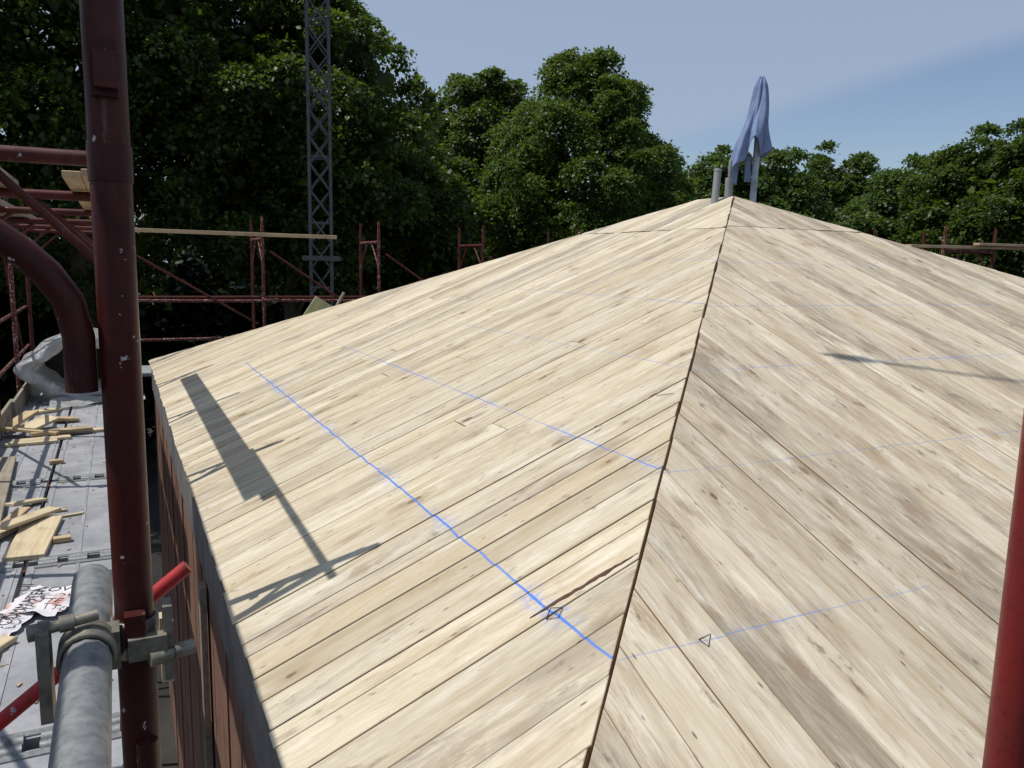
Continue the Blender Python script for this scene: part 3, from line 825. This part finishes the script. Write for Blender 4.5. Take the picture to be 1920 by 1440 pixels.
for k, (y0, y1) in enumerate(((3.0, 6.4), (6.3, 9.4), (9.2, 12.0))):
    plank('toe_board', 'wooden toe board on edge along the left walkway, %s from the camera' % ['first', 'second', 'third'][k],
          (-0.985-0.03*(k % 2), (y0+y1)/2, -1.545), (y1-y0, 0.03, 0.19), H, 0, 0, M['old_wood'], 'toe board', 'toe boards of the left walkway')
plank('loose_board', 'loose rough board lying along the left side of the walkway', (-0.80, 6.2, -1.615), (2.3, 0.13, 0.03), H+0.05, 0, 0, M['old_wood'])
plank('loose_board', 'narrow batten lying slantwise across the walkway at the left edge', (-0.72, 4.55, -1.618), (1.7, 0.06, 0.03), H+0.14, 0, 0, M['scrap_b'])

# offcuts on the walkway
off = [((-0.83, 8.30), (0.62, 0.11, 0.025), -0.35, 0.10, 'long offcut propped on the pile beside the toe board'),
       ((-0.74, 8.62), (0.30, 0.26, 0.025), 0.5, -0.32, 'square offcut tilted upright on the scrap pile'),
       ((-0.66, 8.10), (0.44, 0.10, 0.025), 0.15, 0.0, 'flat offcut at the front of the scrap pile'),
       ((-0.52, 8.28), (0.50, 0.12, 0.03), 0.22, 0.0, 'brown-edged offcut in the middle of the scrap pile'),
       ((-0.30, 8.36), (0.50, 0.10, 0.025), 0.12, 0.0, 'pale offcut pointing from the pile towards the roof'),
       ((-0.74, 7.98), (0.40, 0.10, 0.025), 0.1, 0.0, 'pale offcut nearest the camera in the scrap pile'),
       ((-0.52, 8.98), (0.20, 0.20, 0.03), 0.25, 0.12, 'small square block behind the scrap pile'),
       ((-0.80, 9.55), (0.22, 0.12, 0.03), 0.6, 0.0, 'little offcut before the plastic-wrapped roll'),
       ((-0.68, 9.62), (0.16, 0.10, 0.03), 0.1, 0.0, 'tiny offcut beside the plastic-wrapped roll'),
       ((-0.92, 8.75), (0.46, 0.14, 0.025), 1.0, -0.25, 'grey-edged offcut leaning on the toe board'),
       ((-0.50, 5.22), (0.72, 0.20, 0.028), 1.50, 0.0, 'clean wide offcut lying flat on the walkway, torn paper farther down'),
       ((-0.55, 5.48), (0.50, 0.09, 0.022), 1.05, 0.08, 'splintered offcut across the clean wide offcut'),
       ((-0.66, 5.52), (0.42, 0.08, 0.022), 1.25, -0.1, 'thin broken strip left of the clean wide offcut'),
       ((-0.73, 5.25), (0.46, 0.10, 0.025), 1.2, 0.06, 'offcut at the left picture edge beside the wide offcut'),
       ((-0.60, 5.95), (0.28, 0.07, 0.02), 0.9, 0.15, 'short chip behind the clean wide offcut'),
       ((-0.355, 5.12), (0.09, 0.05, 0.03), 0.1, 0.0, 'tiny block alone on the bare deck'),
       ((-0.42, 5.75), (0.12, 0.025, 0.014), 0.15, 0.0, 'small stick on the bare deck, upper one'),
       ((-0.37, 5.62), (0.22, 0.022, 0.012), 0.25, 0.0, 'small stick on the bare deck, lower one'),
       ((-0.50, 7.15), (0.10, 0.06, 0.03), 0.1, 0.0, 'dark little block on the bare deck before the scrap pile'),
       ((-0.63, 3.62), (0.5, 0.09, 0.025), 1.0, 0.0, 'offcut at the left picture edge near the red rod')]
for k, ((x, y), sz, rz, tl, lab) in enumerate(off):
    z = -1.641+sz[2]/2+abs(math.sin(tl))*sz[0]/2+(0.028 if k in (0, 3, 11) else 0.0)
    plank('wood_offcut', lab, (x, y, z), sz, rz, tl, 0.06*(k % 3-1) if k < 14 and tl else 0.0, M['scrap'] if k % 3 else M['scrap_b'], 'offcut', 'wood offcuts on the walkway')

# sawdust and chips too small to count
cm = MB(); rc = random.Random(9)
for k in range(170):
    x = rc.uniform(-0.98, -0.05); y = rc.uniform(3.1, 10.0); a = rc.uniform(0, 3.14); l = rc.uniform(0.004, 0.018); w = rc.uniform(0.002, 0.006)
    cm.obox((x, y, -1.6395), (math.cos(a)*l, math.sin(a)*l, 0), (-math.sin(a)*w, math.cos(a)*w, 0), (0, 0, 0.002))
tag(cm.build('wood_chips', M['scrap_b']), 'scattered sawdust and wood chips on the walkway decks', 'wood chips', None, 'stuff')

# torn paper wrapper with printing
def make_wrapper():
    t = thing('paper_wrapper', 'torn printed paper wrapper crumpled on the walkway deck', 'wrapper', (-0.41, 4.12, -1.632))
    def sheet(name, cx, cy, L_, W_, rot, hump, phase, zb):
        nu, nv = 18, 10; vs_ = []; fs = []
        for j in range(nv+1):
            for i in range(nu+1):
                u = (i/nu-0.5)*L_; v = (j/nv-0.5)*W_*(1-0.25*abs(i/nu-0.5))
                v += 0.008*math.sin(i*1.7+phase)
                h = hump*(math.cos(math.pi*(j/nv-0.5))**2)*(0.6+0.4*math.sin(i*0.6+phase))+0.003*math.sin(i*2.1+j*1.3+phase)+0.008
                c, s_ = math.cos(rot), math.sin(rot)
                vs_.append((cx+u*c-v*s_, cy+u*s_+v*c, zb+max(0.002, h)))
        for j in range(nv):
            for i in range(nu):
                a = j*(nu+1)+i; fs.append((a, a+1, a+nu+2, a+nu+1))
        return MB().add(vs_, fs, True).build(name, M['paper'], t)
    sheet('strip', -0.045, -0.02, 0.52, 0.12, 1.25, 0.016, 0.3, 0.0)
    sheet('strip', -0.06, 0.08, 0.34, 0.10, 1.2, 0.02, 1.7, 0.004)
    sheet('flap', 0.075, 0.03, 0.30, 0.20, 1.0, 0.026, 2.6, 0.002)
    def word(txt, x, y, z, rot, size):
        cu = bpy.data.curves.new('lettering', 'FONT'); cu.body = txt; cu.size = size; cu.extrude = 0.0006
        cu.align_x = 'CENTER'; cu.align_y = 'CENTER'
        ob = bpy.data.objects.new('lettering', cu); C.objects.link(ob)
        dg = bpy.context.evaluated_depsgraph_get()
        me = bpy.data.meshes.new_from_object(ob.evaluated_get(dg)); bpy.data.objects.remove(ob); bpy.data.curves.remove(cu)
        me.materials.clear(); me.materials.append(M['ink'])
        o = link('lettering', me, t); o.location = (x, y, z); o.rotation_euler = (0, 0, rot)
    word('COMMATER', -0.045, -0.03, 0.037, 1.27, 0.075)
    word('OI', -0.06, 0.18, 0.046, 1.2, 0.085)
    word('COW', 0.085, 0.085, 0.050, -0.30, 0.075)
    word('TTE', 0.06, -0.045, 0.050, -0.45, 0.065)
make_wrapper()

# plastic-wrapped roll: hollow bundle of milky film
def make_roll():
    t = thing('plastic_roll', 'hollow roll of milky plastic film standing open on the walkway', 'plastic roll', (-0.42, 10.15, -1.64))
    nu, nv = 48, 12
    vs_ = []; fs = []
    rl = random.Random(5)
    ph = [rl.uniform(0, 6.28) for _ in range(8)]
    def outer(th):
        return 0.50+0.03*math.sin(3*th+ph[0])+0.02*math.sin(7*th+ph[1])
    # cross-section (r, y) loop from outside near -> front lip -> inside
    prof = [(1.0, 0.75), (1.03, 0.45), (1.04, 0.15), (1.0, -0.02), (0.90, -0.08), (0.78, -0.06), (0.69, 0.0), (0.66, 0.12), (0.64, 0.45), (0.62, 0.75)]
    for j, (r, y) in enumerate(prof):
        for i in range(nu):
            th = 2*math.pi*i/nu
            R0 = outer(th)*r
            x = math.cos(th)*R0*1.12; z = math.sin(th)*R0*0.76
            z = 0.385+z
            k = 0.03*math.sin(5*th+y*9+ph[2])+0.018*math.sin(11*th-y*14+ph[3])
            x += k*math.cos(th)*(1 if j < 5 else 0.6); z += k*math.sin(th)
            if z < 0.006: z = 0.006+0.01*math.sin(9*th)**2
            vs_.append((x+0.02*math.sin(4*th+ph[4]), y+0.05*math.sin(2*th+ph[5])+0.02*math.sin(9*th), z))
    for j in range(len(prof)-1):
        for i in range(nu):
            a = j*nu+i; b_ = j*nu+(i+1) % nu
            fs.append((a, a+nu, b_+nu, b_))
    o = MB().add(vs_, fs, True).build('film', M['film'], t)
    md = o.modifiers.new('smooth', 'SUBSURF'); md.levels = 1; md.render_levels = 1
    # loose skirt of film on the deck
    sk = MB(); nn, mm = 22, 8; pv = []
    for j in range(mm+1):
        for i in range(nn+1):
            u = i/nn; v = j/mm
            pv.append((-0.30+u*0.95, -0.08-v*0.42*(0.55+0.45*math.sin(u*5+1)), 0.012+0.05*(1-v)**2+0.02*abs(math.sin(u*13+v*5))))
    sk.add(pv, [(j*(nn+1)+i, j*(nn+1)+i+1, (j+1)*(nn+1)+i+1, (j+1)*(nn+1)+i) for j in range(mm) for i in range(nn)], True)
    sk.build('loose_film', M['film'], t)
    MB().tube([(0, 0.70, 0.385), (0, 0.74, 0.385)], 0.40, 24).build('inner_end', M['rubber'], t)
make_roll()

# near guard tube with swivel coupler and red rod
rail('guard_tube', 'grey galvanised tube running towards the camera at the lower left', (-0.048, 0.18, -0.428), (-0.048, 1.15, -0.428), R_, M['galv'], None, 'tube')
MB_ = MB()
t = thing('swivel_coupler', 'zinc swivel coupler clamping the galvanised tube to the near red post', 'coupler', (0, 0.99, -0.44))
def band(cx, cy, cz, axis, r0, r1, h, n_=28, a0=0.0, a1=2*math.pi):
    m_ = MB(); vs_ = []; fs = []
    full = abs(a1-a0-2*math.pi) < 1e-6
    cnt_ = n_ if full else n_+1
    for k in range(cnt_):
        th = a0+(a1-a0)*k/n_
        for rr, hh in ((r0, -h), (r1, -h), (r1, h), (r0, h)):
            p = (math.cos(th)*rr, math.sin(th)*rr, hh)
            if axis == 'y': p = (p[0], p[2], p[1])
            vs_.append((cx+p[0], cy+p[1], cz+p[2]))
    for k in range(n_ if full else n_):
        a = k*4; b_ = ((k+1) % cnt_)*4
        for q in range(4): fs.append((a+q, a+(q+1) % 4, b_+(q+1) % 4, b_+q))
    if not full: fs += [(0, 1, 2, 3), ((cnt_-1)*4+3, (cnt_-1)*4+2, (cnt_-1)*4+1, (cnt_-1)*4)]
    return m_.add(vs_, fs, True)
band(0, 0, 0, 'z', RN+0.0005, RN+0.005, 0.022).build('post_clamp', M['zinc'], t)
band(-0.048, -0.055, 0.012, 'y', R_+0.0005, R_+0.005, 0.019).build('tube_clamp', M['zinc'], t)
MB().obox((-0.027, -0.036, 0.006), (0.011, 0, 0), (0, 0.016, 0), (0, 0, 0.022)).build('centre_block', M['zinc'], t)
MB().obox((0.012, -0.041, 0.0), (0.020, 0, 0), (0, 0.008, 0), (0, 0, 0.013)).build('clamp_jaw', M['zinc'], t)
for nm, p0, p1, r in (('bolt', (0.018, -0.05, -0.012), (0.052, -0.038, -0.012), 0.006), ('bolt', (-0.093, -0.062, 0.047), (-0.036, -0.052, 0.052), 0.006)):
    MB().tube([p0, p1], r, 12).build(nm, M['zinc'], t)
for nm, c, d in (('nut', (0.050, -0.039, -0.012), (0.011, 0.003, 0)), ('nut', (0.020, -0.049, -0.012), (0.007, 0.002, 0)), ('nut', (-0.092, -0.062, 0.047), (0.010, 0.002, 0)), ('nut', (-0.066, -0.058, 0.050), (0.007, 0.001, 0))):
    c, d = Vector(c), Vector(d)
    MB().tube([c-d, c+d], 0.009, 6).build(nm, M['zinc'], t)
MB().obox((-0.088, -0.060, 0.0), (0.006, 0, 0), (0, 0.019, 0), (0, 0, 0.05)).build('hinge_plate', M['zinc'], t)
MB().obox((0.034, -0.026, -0.002), (0.005, 0, 0), (0, 0.014, 0), (0, 0, 0.045)).build('hinge_plate', M['zinc'], t)
rail('brace_rod', 'thin bright red brace rod passing behind the near post, worn silver tip', (-0.62, 1.085, -0.915), (0.066, 1.085, -0.402), 0.0095, M['red_bright'], None, 'rod')
MB().obox((0.034, 1.02, -0.478), (0.007, 0, 0), (0, 0.010, 0), (0, 0, 0.042)).build('wood_wedge', M['scrap'])
tag(bpy.data.objects['wood_wedge'], 'slim wooden wedge pushed behind the coupler on the near post', 'wedge')
rail('tie_bolt', 'short rusty threaded bolt behind the coupler', (0.026, 1.13, -0.497), (0.044, 1.15, -0.503), 0.0065, M['red_worn'], None, 'bolt')

# leftovers behind the roof edge
plank('green_panel', 'pale green board leaning behind the far roof edge beside the mast', (2.17, 9.62, -0.62), (0.30, 0.02, 0.30), 0.15, 0.55, 0.2, M['green_board'], 'board')
plank('grey_stick', 'grey batten sticking up behind the far roof edge', (2.37, 9.55, -0.52), (0.34, 0.03, 0.025), 0.1, -1.05, 0, M['old_wood'], 'batten')
cable = MB()
pts = []
for k in range(60):
    th = k/59*4*math.pi
    pts.append((0.13*math.cos(th)+0.05*k/59, 0.03*math.sin(th*0.5), 0.13*math.sin(th)*0.75))
co = cable.tube(pts, 0.007, 8).build('cable_coil', M['rubber']); co.location = (1.28, 12.30, -1.22)
tag(co, 'coil of black cable hung on the low rear rail', 'cable')

# ----------------------------------------------------------------- lattice crane mast behind the scaffold
def make_crane():
    t = thing('crane', 'slender grey steel lattice mast rising behind the rear scaffold', 'crane', (3.48, 15.2, GZ), rz=-0.23)
    w = 0.19; zt_ = 16.0-GZ
    for sx in (-1, 1):
        for sy in (-1, 1):
            MB().box((sx*w-0.028, sy*w-0.028, 0), (sx*w+0.028, sy*w+0.028, zt_)).build('chord', M['steel_dark'], t)
    ph_ = 0.476
    bx = MB(); L_ = math.hypot(2*w-0.05, ph_-0.04)/2; an = math.atan2(ph_-0.04, 2*w-0.05)
    bx.box((-L_, -0.006, -0.014), (L_, 0.006, 0.014))
    bme = bx.mesh('lattice_brace', M['steel_dark'])
    upper = MB(); lower = MB()
    k = 0
    z = 0.3
    while z+ph_ < zt_:
        for q in range(4):
            rot = Matrix.Rotation(q*math.pi/2, 4, 'Z')
            for s_, o_ in ((1, 0.0065), (-1, -0.0065)):
                mm = rot @ Matrix.Translation((0, -w+o_, z+ph_/2)) @ Matrix.Rotation(-s_*an, 4, 'Y')
                if 3.2 < z < 12.2: link('lattice_brace', bme, t, mm)
                else: upper.add([mm @ Vector(p) for p in bx.v], bx.f)
        z += ph_
    for k in range(8):
        zz = 3.5+k*1.19
        for sy in (-1, 1): MB().box((-w+0.03, sy*w-0.008, zz), (w-0.03, sy*w+0.008, zz+0.03)).build('cross_bar', M['steel_dark'], t)
    tag(upper.build('outer_lattice', M['steel_dark'], t), kind='stuff')
    for zz in (5.10,):
        for sy in (-1, 1):
            MB().box((-0.34, sy*(w+0.04)-0.01, zz+0.1), (0.34, sy*(w+0.04)+0.01, zz+0.19)).build('collar_bar', M['steel_dark'], t)
    # jib reaching over the roof with rope and hook
    hook = Vector((1.59, 3.33, 2.92))
    root = Vector((3.48, 15.2, 0))
    tw = Matrix.Rotation(0.23, 3, 'Z')
    tip = tw @ (hook-root); tip.z = 0
    d = tip.normalized(); sd = Vector((-d.y, d.x, 0)); Lj = tip.length+0.6
    jb = MB()
    for o_ in (sd*0.15, -sd*0.15):
        jb.tube([o_-d*3+Vector((0, 0, zt_)), o_+d*Lj+Vector((0, 0, zt_))], 0.025, 6)
    jb.tube([-d*3+Vector((0, 0, zt_+0.5)), d*Lj+Vector((0, 0, zt_+0.15))], 0.03, 6)
    s0 = -3.0
    while s0 < Lj-0.6:
        for o_ in (sd*0.15, -sd*0.15):
            jb.tube([o_+d*s0+Vector((0, 0, zt_)), d*(s0+0.3)+Vector((0, 0, zt_+0.45-0.02*s0)), o_+d*(s0+0.6)+Vector((0, 0, zt_))], 0.012, 5)
        s0 += 0.6
    jb.build('jib', M['steel_dark'], t)
    hp = tip+Vector((0, 0, hook.z-GZ))
    MB().tube([hp+Vector((0, 0, 0.3)), Vector((hp.x, hp.y, zt_))], 0.013, 8).build('hoist_rope', M['steel_dark'], t)
    hk = MB().obox(hp+Vector((0, 0, 0.22)), (0.05, 0, 0), (0, 0.03, 0), (0, 0, 0.10))
    hk.tube([hp+Vector((math.sin(a)*0.045*(1 if i else 0.2), 0, 0.04+0.055*math.cos(a))) for i, a in enumerate([x*0.45 for x in range(-1, 10)])], 0.014, 8)
    hk.build('hook_block', M['steel_dark'], t)
make_crane()

# ----------------------------------------------------------------- trees
def leaf_cloud(P, D, size, droop, seed):
    """leaves as folded kites. P positions, D outward directions"""
    r = np.random.default_rng(seed)
    n = len(P)
    s = size*(0.5+1.0*r.random(n)**1.3)[:, None]
    # tip direction: outward and hanging
    t = D*0.7+r.normal(0, 0.55, (n, 3)); t[:, 2] -= droop
    t /= np.linalg.norm(t, axis=1)[:, None]
    nn = D*0.45+r.normal(0, 0.5, (n, 3)); nn[:, 2] += 0.75
    nn -= t*(nn*t).sum(1)[:, None]; nn /= np.linalg.norm(nn, axis=1)[:, None]
    x = np.cross(t, nn)
    b0 = P; tip = P+t*s
    midp = P+t*s*0.42
    le = midp+x*s*0.42+nn*s*0.10; re = midp-x*s*0.42+nn*s*0.10
    V = np.stack([b0, le, tip, re], 1).reshape(-1, 3)
    return V

def mesh_from_quads(name, V, mat):
    n = len(V)//4
    me = bpy.data.meshes.new(name)
    me.vertices.add(len(V)); me.vertices.foreach_set('co', V.astype(np.float32).ravel())
    tri = (np.arange(n)[:, None]*4+np.array([0, 1, 2, 0, 2, 3])).ravel()
    me.loops.add(len(tri)); me.loops.foreach_set('vertex_index', tri.astype(np.int32))
    me.polygons.add(n*2)
    me.polygons.foreach_set('loop_start', np.arange(0, n*6, 3, dtype=np.int32))
    me.polygons.foreach_set('loop_total', np.full(n*2, 3, dtype=np.int32))
    me.materials.append(mat); me.update(calc_edges=True)
    return me

def unit(r, n):
    d = r.normal(0, 1, (n, 3)); return d/np.linalg.norm(d, axis=1)[:, None]

def tree(label, x, y, ztop, zlow, rad, n_lobes, sprigs, per, lsize, mat, seed, group='linden trees beyond the scaffold', name='linden_tree', taper=0.35, ground=GZ, core=2500, rmin=0.55):
    r = np.random.default_rng(seed)
    t = thing(name, label, 'tree', (x, y, ground), group)
    H_ = (ztop-zlow)/2; zc = (ztop+zlow)/2-ground
    # lobes on the crown envelope
    k = np.arange(n_lobes)+0.5
    ph = np.arccos(1-2*k/n_lobes); th = math.pi*(1+5**0.5)*k
    d = np.stack([np.cos(th)*np.sin(ph), np.sin(th)*np.sin(ph), np.cos(ph)], 1)+r.normal(0, 0.13, (n_lobes, 3))
    d /= np.linalg.norm(d, axis=1)[:, None]
    lr = rad*r.uniform(0.10, 0.22, n_lobes)
    hz = d[:, 2]
    prof = np.where(hz > 0, 1-taper*hz, 1-0.12*hz**2)
    rr = r.uniform(rmin, 1.0, n_lobes)
    spike = r.random(n_lobes) < 0.2
    rr = np.where(spike, np.maximum(rr, 0.92)*1.1, rr); lr = np.where(spike, lr*0.55, lr)
    LC = np.stack([d[:, 0]*(rad*prof*rr-lr*0.7), d[:, 1]*(rad*prof*rr-lr*0.7), zc+hz*(H_*np.clip(rr+0.05, 0, 1.1)-lr*0.8)], 1)
    # sprigs on lobes
    S = np.repeat(np.arange(n_lobes), sprigs)
    u = unit(r, len(S)); u += d[S]*0.5; u[:, 2] += 0.45; u /= np.linalg.norm(u, axis=1)[:, None]
    SP = LC[S]+u*lr[S][:, None]*r.uniform(0.45, 1.1, len(S))[:, None]*np.array([1.1, 1.1, 0.75])
    # leaves along each sprig: a short arc outward that hangs at its end
    I = np.repeat(np.arange(len(S)), per)
    q = r.random(len(I)); ln = lsize*3.4
    out = u[I]*1.0+r.normal(0, 0.22, (len(I), 3)); out /= np.linalg.norm(out, axis=1)[:, None]
    side = r.normal(0, 1, (len(I), 3))*lsize*0.6
    side[:, 2] *= 0.4
    P = SP[I]+out*(q*ln)[:, None]+side
    P[:, 2] -= (q**2)*ln*0.7
    V = leaf_cloud(P, out, lsize, 0.55, seed+1)
    # inner leaf mass, bigger leaves
    cd = unit(r, core); cr = r.uniform(0.25, 0.78, core)[:, None]
    CP = cd*cr*np.array([rad*0.92, rad*0.92, H_*0.92]); CP[:, 2] += zc
    V2 = leaf_cloud(CP, cd, lsize*2.6, 0.3, seed+2)
    me = mesh_from_quads('crown', np.concatenate([V, V2]), mat)
    link('crown', me, t)
    tk = MB()
    lean = r.normal(0, 0.15, 2)
    topz = zc+H_*0.35
    base_r = 0.045*rad+0.07
    tk.tube([(0, 0, 0), (lean[0]*0.2, lean[1]*0.2, (zc-H_)*0.5), (lean[0]*0.5, lean[1]*0.5, max(0.5, zc-H_*0.7)), (lean[0], lean[1], topz)],
            [base_r*1.35, base_r, base_r*0.85, base_r*0.25], 10)
    for i in r.choice(n_lobes, min(12, n_lobes), replace=False):
        z0 = zc-H_*0.6+r.random()*H_*0.7
        p1 = Vector(LC[i]); p0 = Vector((lean[0]*0.5, lean[1]*0.5, min(z0, max(0.6, p1.z-0.3))))
        mid = p0.lerp(p1, 0.5)+Vector((0, 0, 0.12*rad))
        tk.tube([p0, mid, p1], [base_r*0.42, base_r*0.28, base_r*0.08], 6)
    tk.build('trunk', M['trunk'], t)
    return t

A_, B2, C_ = M['leaf_a'], M['leaf_b'], M['leaf_c']
tree('tall dark linden filling the upper left corner behind the near post', -0.6, 19.8, 9.6, -0.6, 4.2, 170, 54, 16, 0.102, A_, 101, core=5000)
tree('huge dark linden behind the lattice mast', 3.72, 19.3, 6.9, -0.9, 3.45, 170, 56, 16, 0.095, A_, 102, taper=0.42, core=5000)
tree('dark linden crown at the far left edge', -6.2, 21.5, 9.5, -1.0, 4.2, 90, 36, 12, 0.16, A_, 103)
tree('dark linden in shade just right of the mast, under the taller crowns', 7.0, 21.4, 3.6, -1.4, 2.5, 110, 40, 12, 0.125, A_, 109)
tree('rounded linden with a level top between the huge one and the pointed one', 11.55, 25.7, 6.35, -0.5, 2.75, 140, 46, 14, 0.10, A_, 134, taper=0.36, core=3500, rmin=0.76)
tree('pointed bright linden standing left of the blue cloth', 12.9, 21.5, 6.25, -1.6, 3.2, 210, 54, 17, 0.083, B2, 125, taper=0.46, core=4000, rmin=0.80)
tree('distant linden just left of the roof peak', 22.6, 31.6, 5.2, -2, 2.5, 70, 32, 10, 0.18, C_, 106)
tree('distant bright linden directly behind the blue cloth', 26.3, 30.8, 5.75, -2, 2.8, 90, 34, 10, 0.17, C_, 107)
tree('distant linden right of the blue cloth', 28.7, 29.5, 5.8, -2, 2.6, 90, 34, 10, 0.17, C_, 108)
tree('small pointed distant tree between the blue cloth and the right-hand trees', 33.8, 31.6, 6.2, -2, 2.3, 90, 36, 12, 0.15, C_, 110, taper=0.72)
tree('second small pointed distant tree, next to the right-hand trees', 35.4, 30.6, 6.0, -2, 2.3, 90, 36, 12, 0.15, C_, 111, taper=0.72)
tree('low distant tree left of the two dark right-hand trees', 32.2, 25.6, 5.0, -2, 2.7, 90, 34, 10, 0.16, C_, 112)
tree('dark tree at right above the scaffold planks', 31.0, 21.4, 5.5, -2.5, 3.0, 130, 46, 13, 0.125, A_, 113, core=3500)
tree('dark tree cut by the right picture edge', 31.0, 18.6, 5.6, -2.5, 2.9, 130, 46, 13, 0.125, A_, 114, core=3500)
tree('low dark tree filling the gap below the right-hand trees', 29.3, 25.0, 2.6, -3.0, 2.8, 80, 30, 10, 0.17, C_, 115)
# hedges under the trees: one leafy mass each
def hedge(label, x0, y0, x1, y1, zt_, w, n_, lsize, seed):
    r = np.random.default_rng(seed)
    a = np.array([x0, y0]); b_ = np.array([x1, y1]); L_ = np.linalg.norm(b_-a); dr = (b_-a)/L_; nr = np.array([-dr[1], dr[0]])
    s = r.random(n_)*L_
    h = (zt_-GZ)*(0.80+0.2*np.sin(s*1.3+seed)*np.sin(s*0.53+1)+0.07*np.sin(s*4.1))
    q = r.random(n_)**0.55
    o_ = r.normal(0, 0.42, n_)*w
    P = np.stack([a[0]+dr[0]*s+nr[0]*o_, a[1]+dr[1]*s+nr[1]*o_, GZ+q*h], 1)
    D = np.stack([nr[0]*np.sign(o_), nr[1]*np.sign(o_), 0.5+0*q], 1); D /= np.linalg.norm(D, axis=1)[:, None]
    t = thing('hedge', label, 'hedge', (0, 0, 0), 'shaded hedges under the trees')
    link('foliage', mesh_from_quads('foliage', leaf_cloud(P, D, lsize, 0.3, seed), M['leaf_h']), t)
    st = MB()
    for k in range(int(L_/1.5)):
        p = a+dr*(k*1.5+0.5)
        st.tube([(p[0], p[1], GZ), (p[0]+0.1, p[1], GZ+(zt_-GZ)*0.7)], [0.06, 0.02], 6)
    st.build('stems', M['trunk'], t)
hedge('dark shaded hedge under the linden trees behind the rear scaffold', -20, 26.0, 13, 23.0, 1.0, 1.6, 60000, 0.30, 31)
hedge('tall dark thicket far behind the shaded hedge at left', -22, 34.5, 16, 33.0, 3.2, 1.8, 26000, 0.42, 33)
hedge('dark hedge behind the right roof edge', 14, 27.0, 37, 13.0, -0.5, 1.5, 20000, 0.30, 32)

# ----------------------------------------------------------------- far house behind the trees
def far_house():
    t = thing('brick_outhouse', 'low brick outbuilding with terracotta roof glimpsed under the trees', 'building', (3.0, 28.5, GZ-0.35))
    MB().box((-3.5, 0, 0), (5.5, 5, 3.0)).build('wall', M['brick'], t)
    MB().prism([(-3.9, 3.003), (5.9, 3.003), (5.9, 3.12), (-3.9, 3.12)], -0.3, 5.3).build('eaves', M['tile'], t)
    rf = MB().add([(-3.9, -0.3, 3.125), (5.9, -0.3, 3.125), (5.9, 2.5, 4.3), (-3.9, 2.5, 4.3), (-3.9, 5.3, 3.125), (5.9, 5.3, 3.125)],
                  [(0, 1, 2, 3), (3, 2, 5, 4), (0, 3, 4), (1, 5, 2)]).build('roof', M['tile'], t)
    tl = MB()
    for k in range(40):
        xx = -3.8+k*0.245
        tl.tube([(xx, -0.33, 3.135), (xx, 2.5, 4.32)], 0.06, 6)
    tag(tl.build('tile_rows', M['tile'], rf), kind='stuff')
    for xx in (-1.5, 2.5):
        w_ = MB().box((xx, -0.03, 0.9), (xx+1, 0.02, 2.1)).build('window', M['plaster'], t)
        MB().box((xx+0.08, -0.045, 0.98), (xx+0.92, -0.032, 2.02)).build('pane', M['glass'], w_)
far_house()

# ----------------------------------------------------------------- parked car far left
def make_car():
    t = thing('parked_car', 'silver car parked far below at the left edge, half hidden by scaffold', 'car', (-4.25, 34.6, GZ), rz=0.12)
    # body lofted along y (front at -y)
    sec = [(-2.05, 0.62, 0.36, 0.60), (-1.95, 0.78, 0.26, 0.72), (-1.2, 0.86, 0.22, 0.86), (-0.75, 0.87, 0.22, 0.93), (0.9, 0.88, 0.22, 0.97), (1.7, 0.86, 0.22, 0.98), (2.0, 0.74, 0.30, 0.92)]
    vs_ = []; fs = []; nn = 10
    for y, hw, z0, z1 in sec:
        for k in range(nn):
            a = 2*math.pi*k/nn+math.pi/nn
            cx = math.copysign(abs(math.cos(a))**0.45, math.cos(a)); cz = math.copysign(abs(math.sin(a))**0.5, math.sin(a))
            vs_.append((cx*hw, y, (z0+z1)/2+cz*(z1-z0)/2))
    for j in range(len(sec)-1):
        for k in range(nn): fs.append((j*nn+k, j*nn+(k+1) % nn, (j+1)*nn+(k+1) % nn, (j+1)*nn+k))
    fs += [tuple(range(nn)), tuple(range(len(sec)*nn-1, (len(sec)-1)*nn-1, -1))]
    MB().add(vs_, fs, True).build('body', M['car'], t)
    gh = [(-0.72, 0.78, 0.90), (-0.05, 0.62, 1.42), (1.0, 0.62, 1.46), (1.75, 0.72, 0.98)]
    rv_ = []
    for y, hw, z in gh: rv_ += [(-hw, y, z), (hw, y, z)]
    MB().add(rv_[2:6], [(0, 1, 3, 2)]).build('roof', M['car'], t)
    MB().add(rv_[0:4], [(0, 1, 3, 2)]).build('windscreen', M['glass'], t)
    MB().add(rv_[4:8], [(0, 1, 3, 2)]).build('rear_window', M['glass'], t)
    for s_ in (0, 1):
        MB().add([rv_[0+s_], rv_[2+s_], rv_[4+s_], rv_[6+s_]], [(0, 1, 2, 3)]).build('side_window', M['glass'], t)
        e_ = 1 if s_ else -1
        for y in (-1.3, 1.25):
            w_ = MB().tube([(e_*0.70, y, 0.31), (e_*0.90, y, 0.31)], 0.31, 20).build('wheel', M['rubber'], t)
            MB().tube([(e_*0.90, y, 0.31), (e_*0.912, y, 0.31)], 0.19, 16).build('rim', M['galv'], w_)
        MB().obox((e_*0.60, -1.97, 0.60), (0.16, 0, 0), (0, 0.05, 0), (0, 0, 0.07)).build('headlight', M['lamp'], t)
    for e_ in (-1, 1):
        MB().tube([(e_*0.77, -0.70, 0.93), (e_*0.62, -0.05, 1.43), (e_*0.62, 1.0, 1.47), (e_*0.72, 1.75, 1.0)], 0.04, 6).build('roof_pillar', M['car'], t)
    MB().box((-0.45, -2.075, 0.40), (0.45, -2.04, 0.52)).build('grille', M['rubber'], t)
make_car()
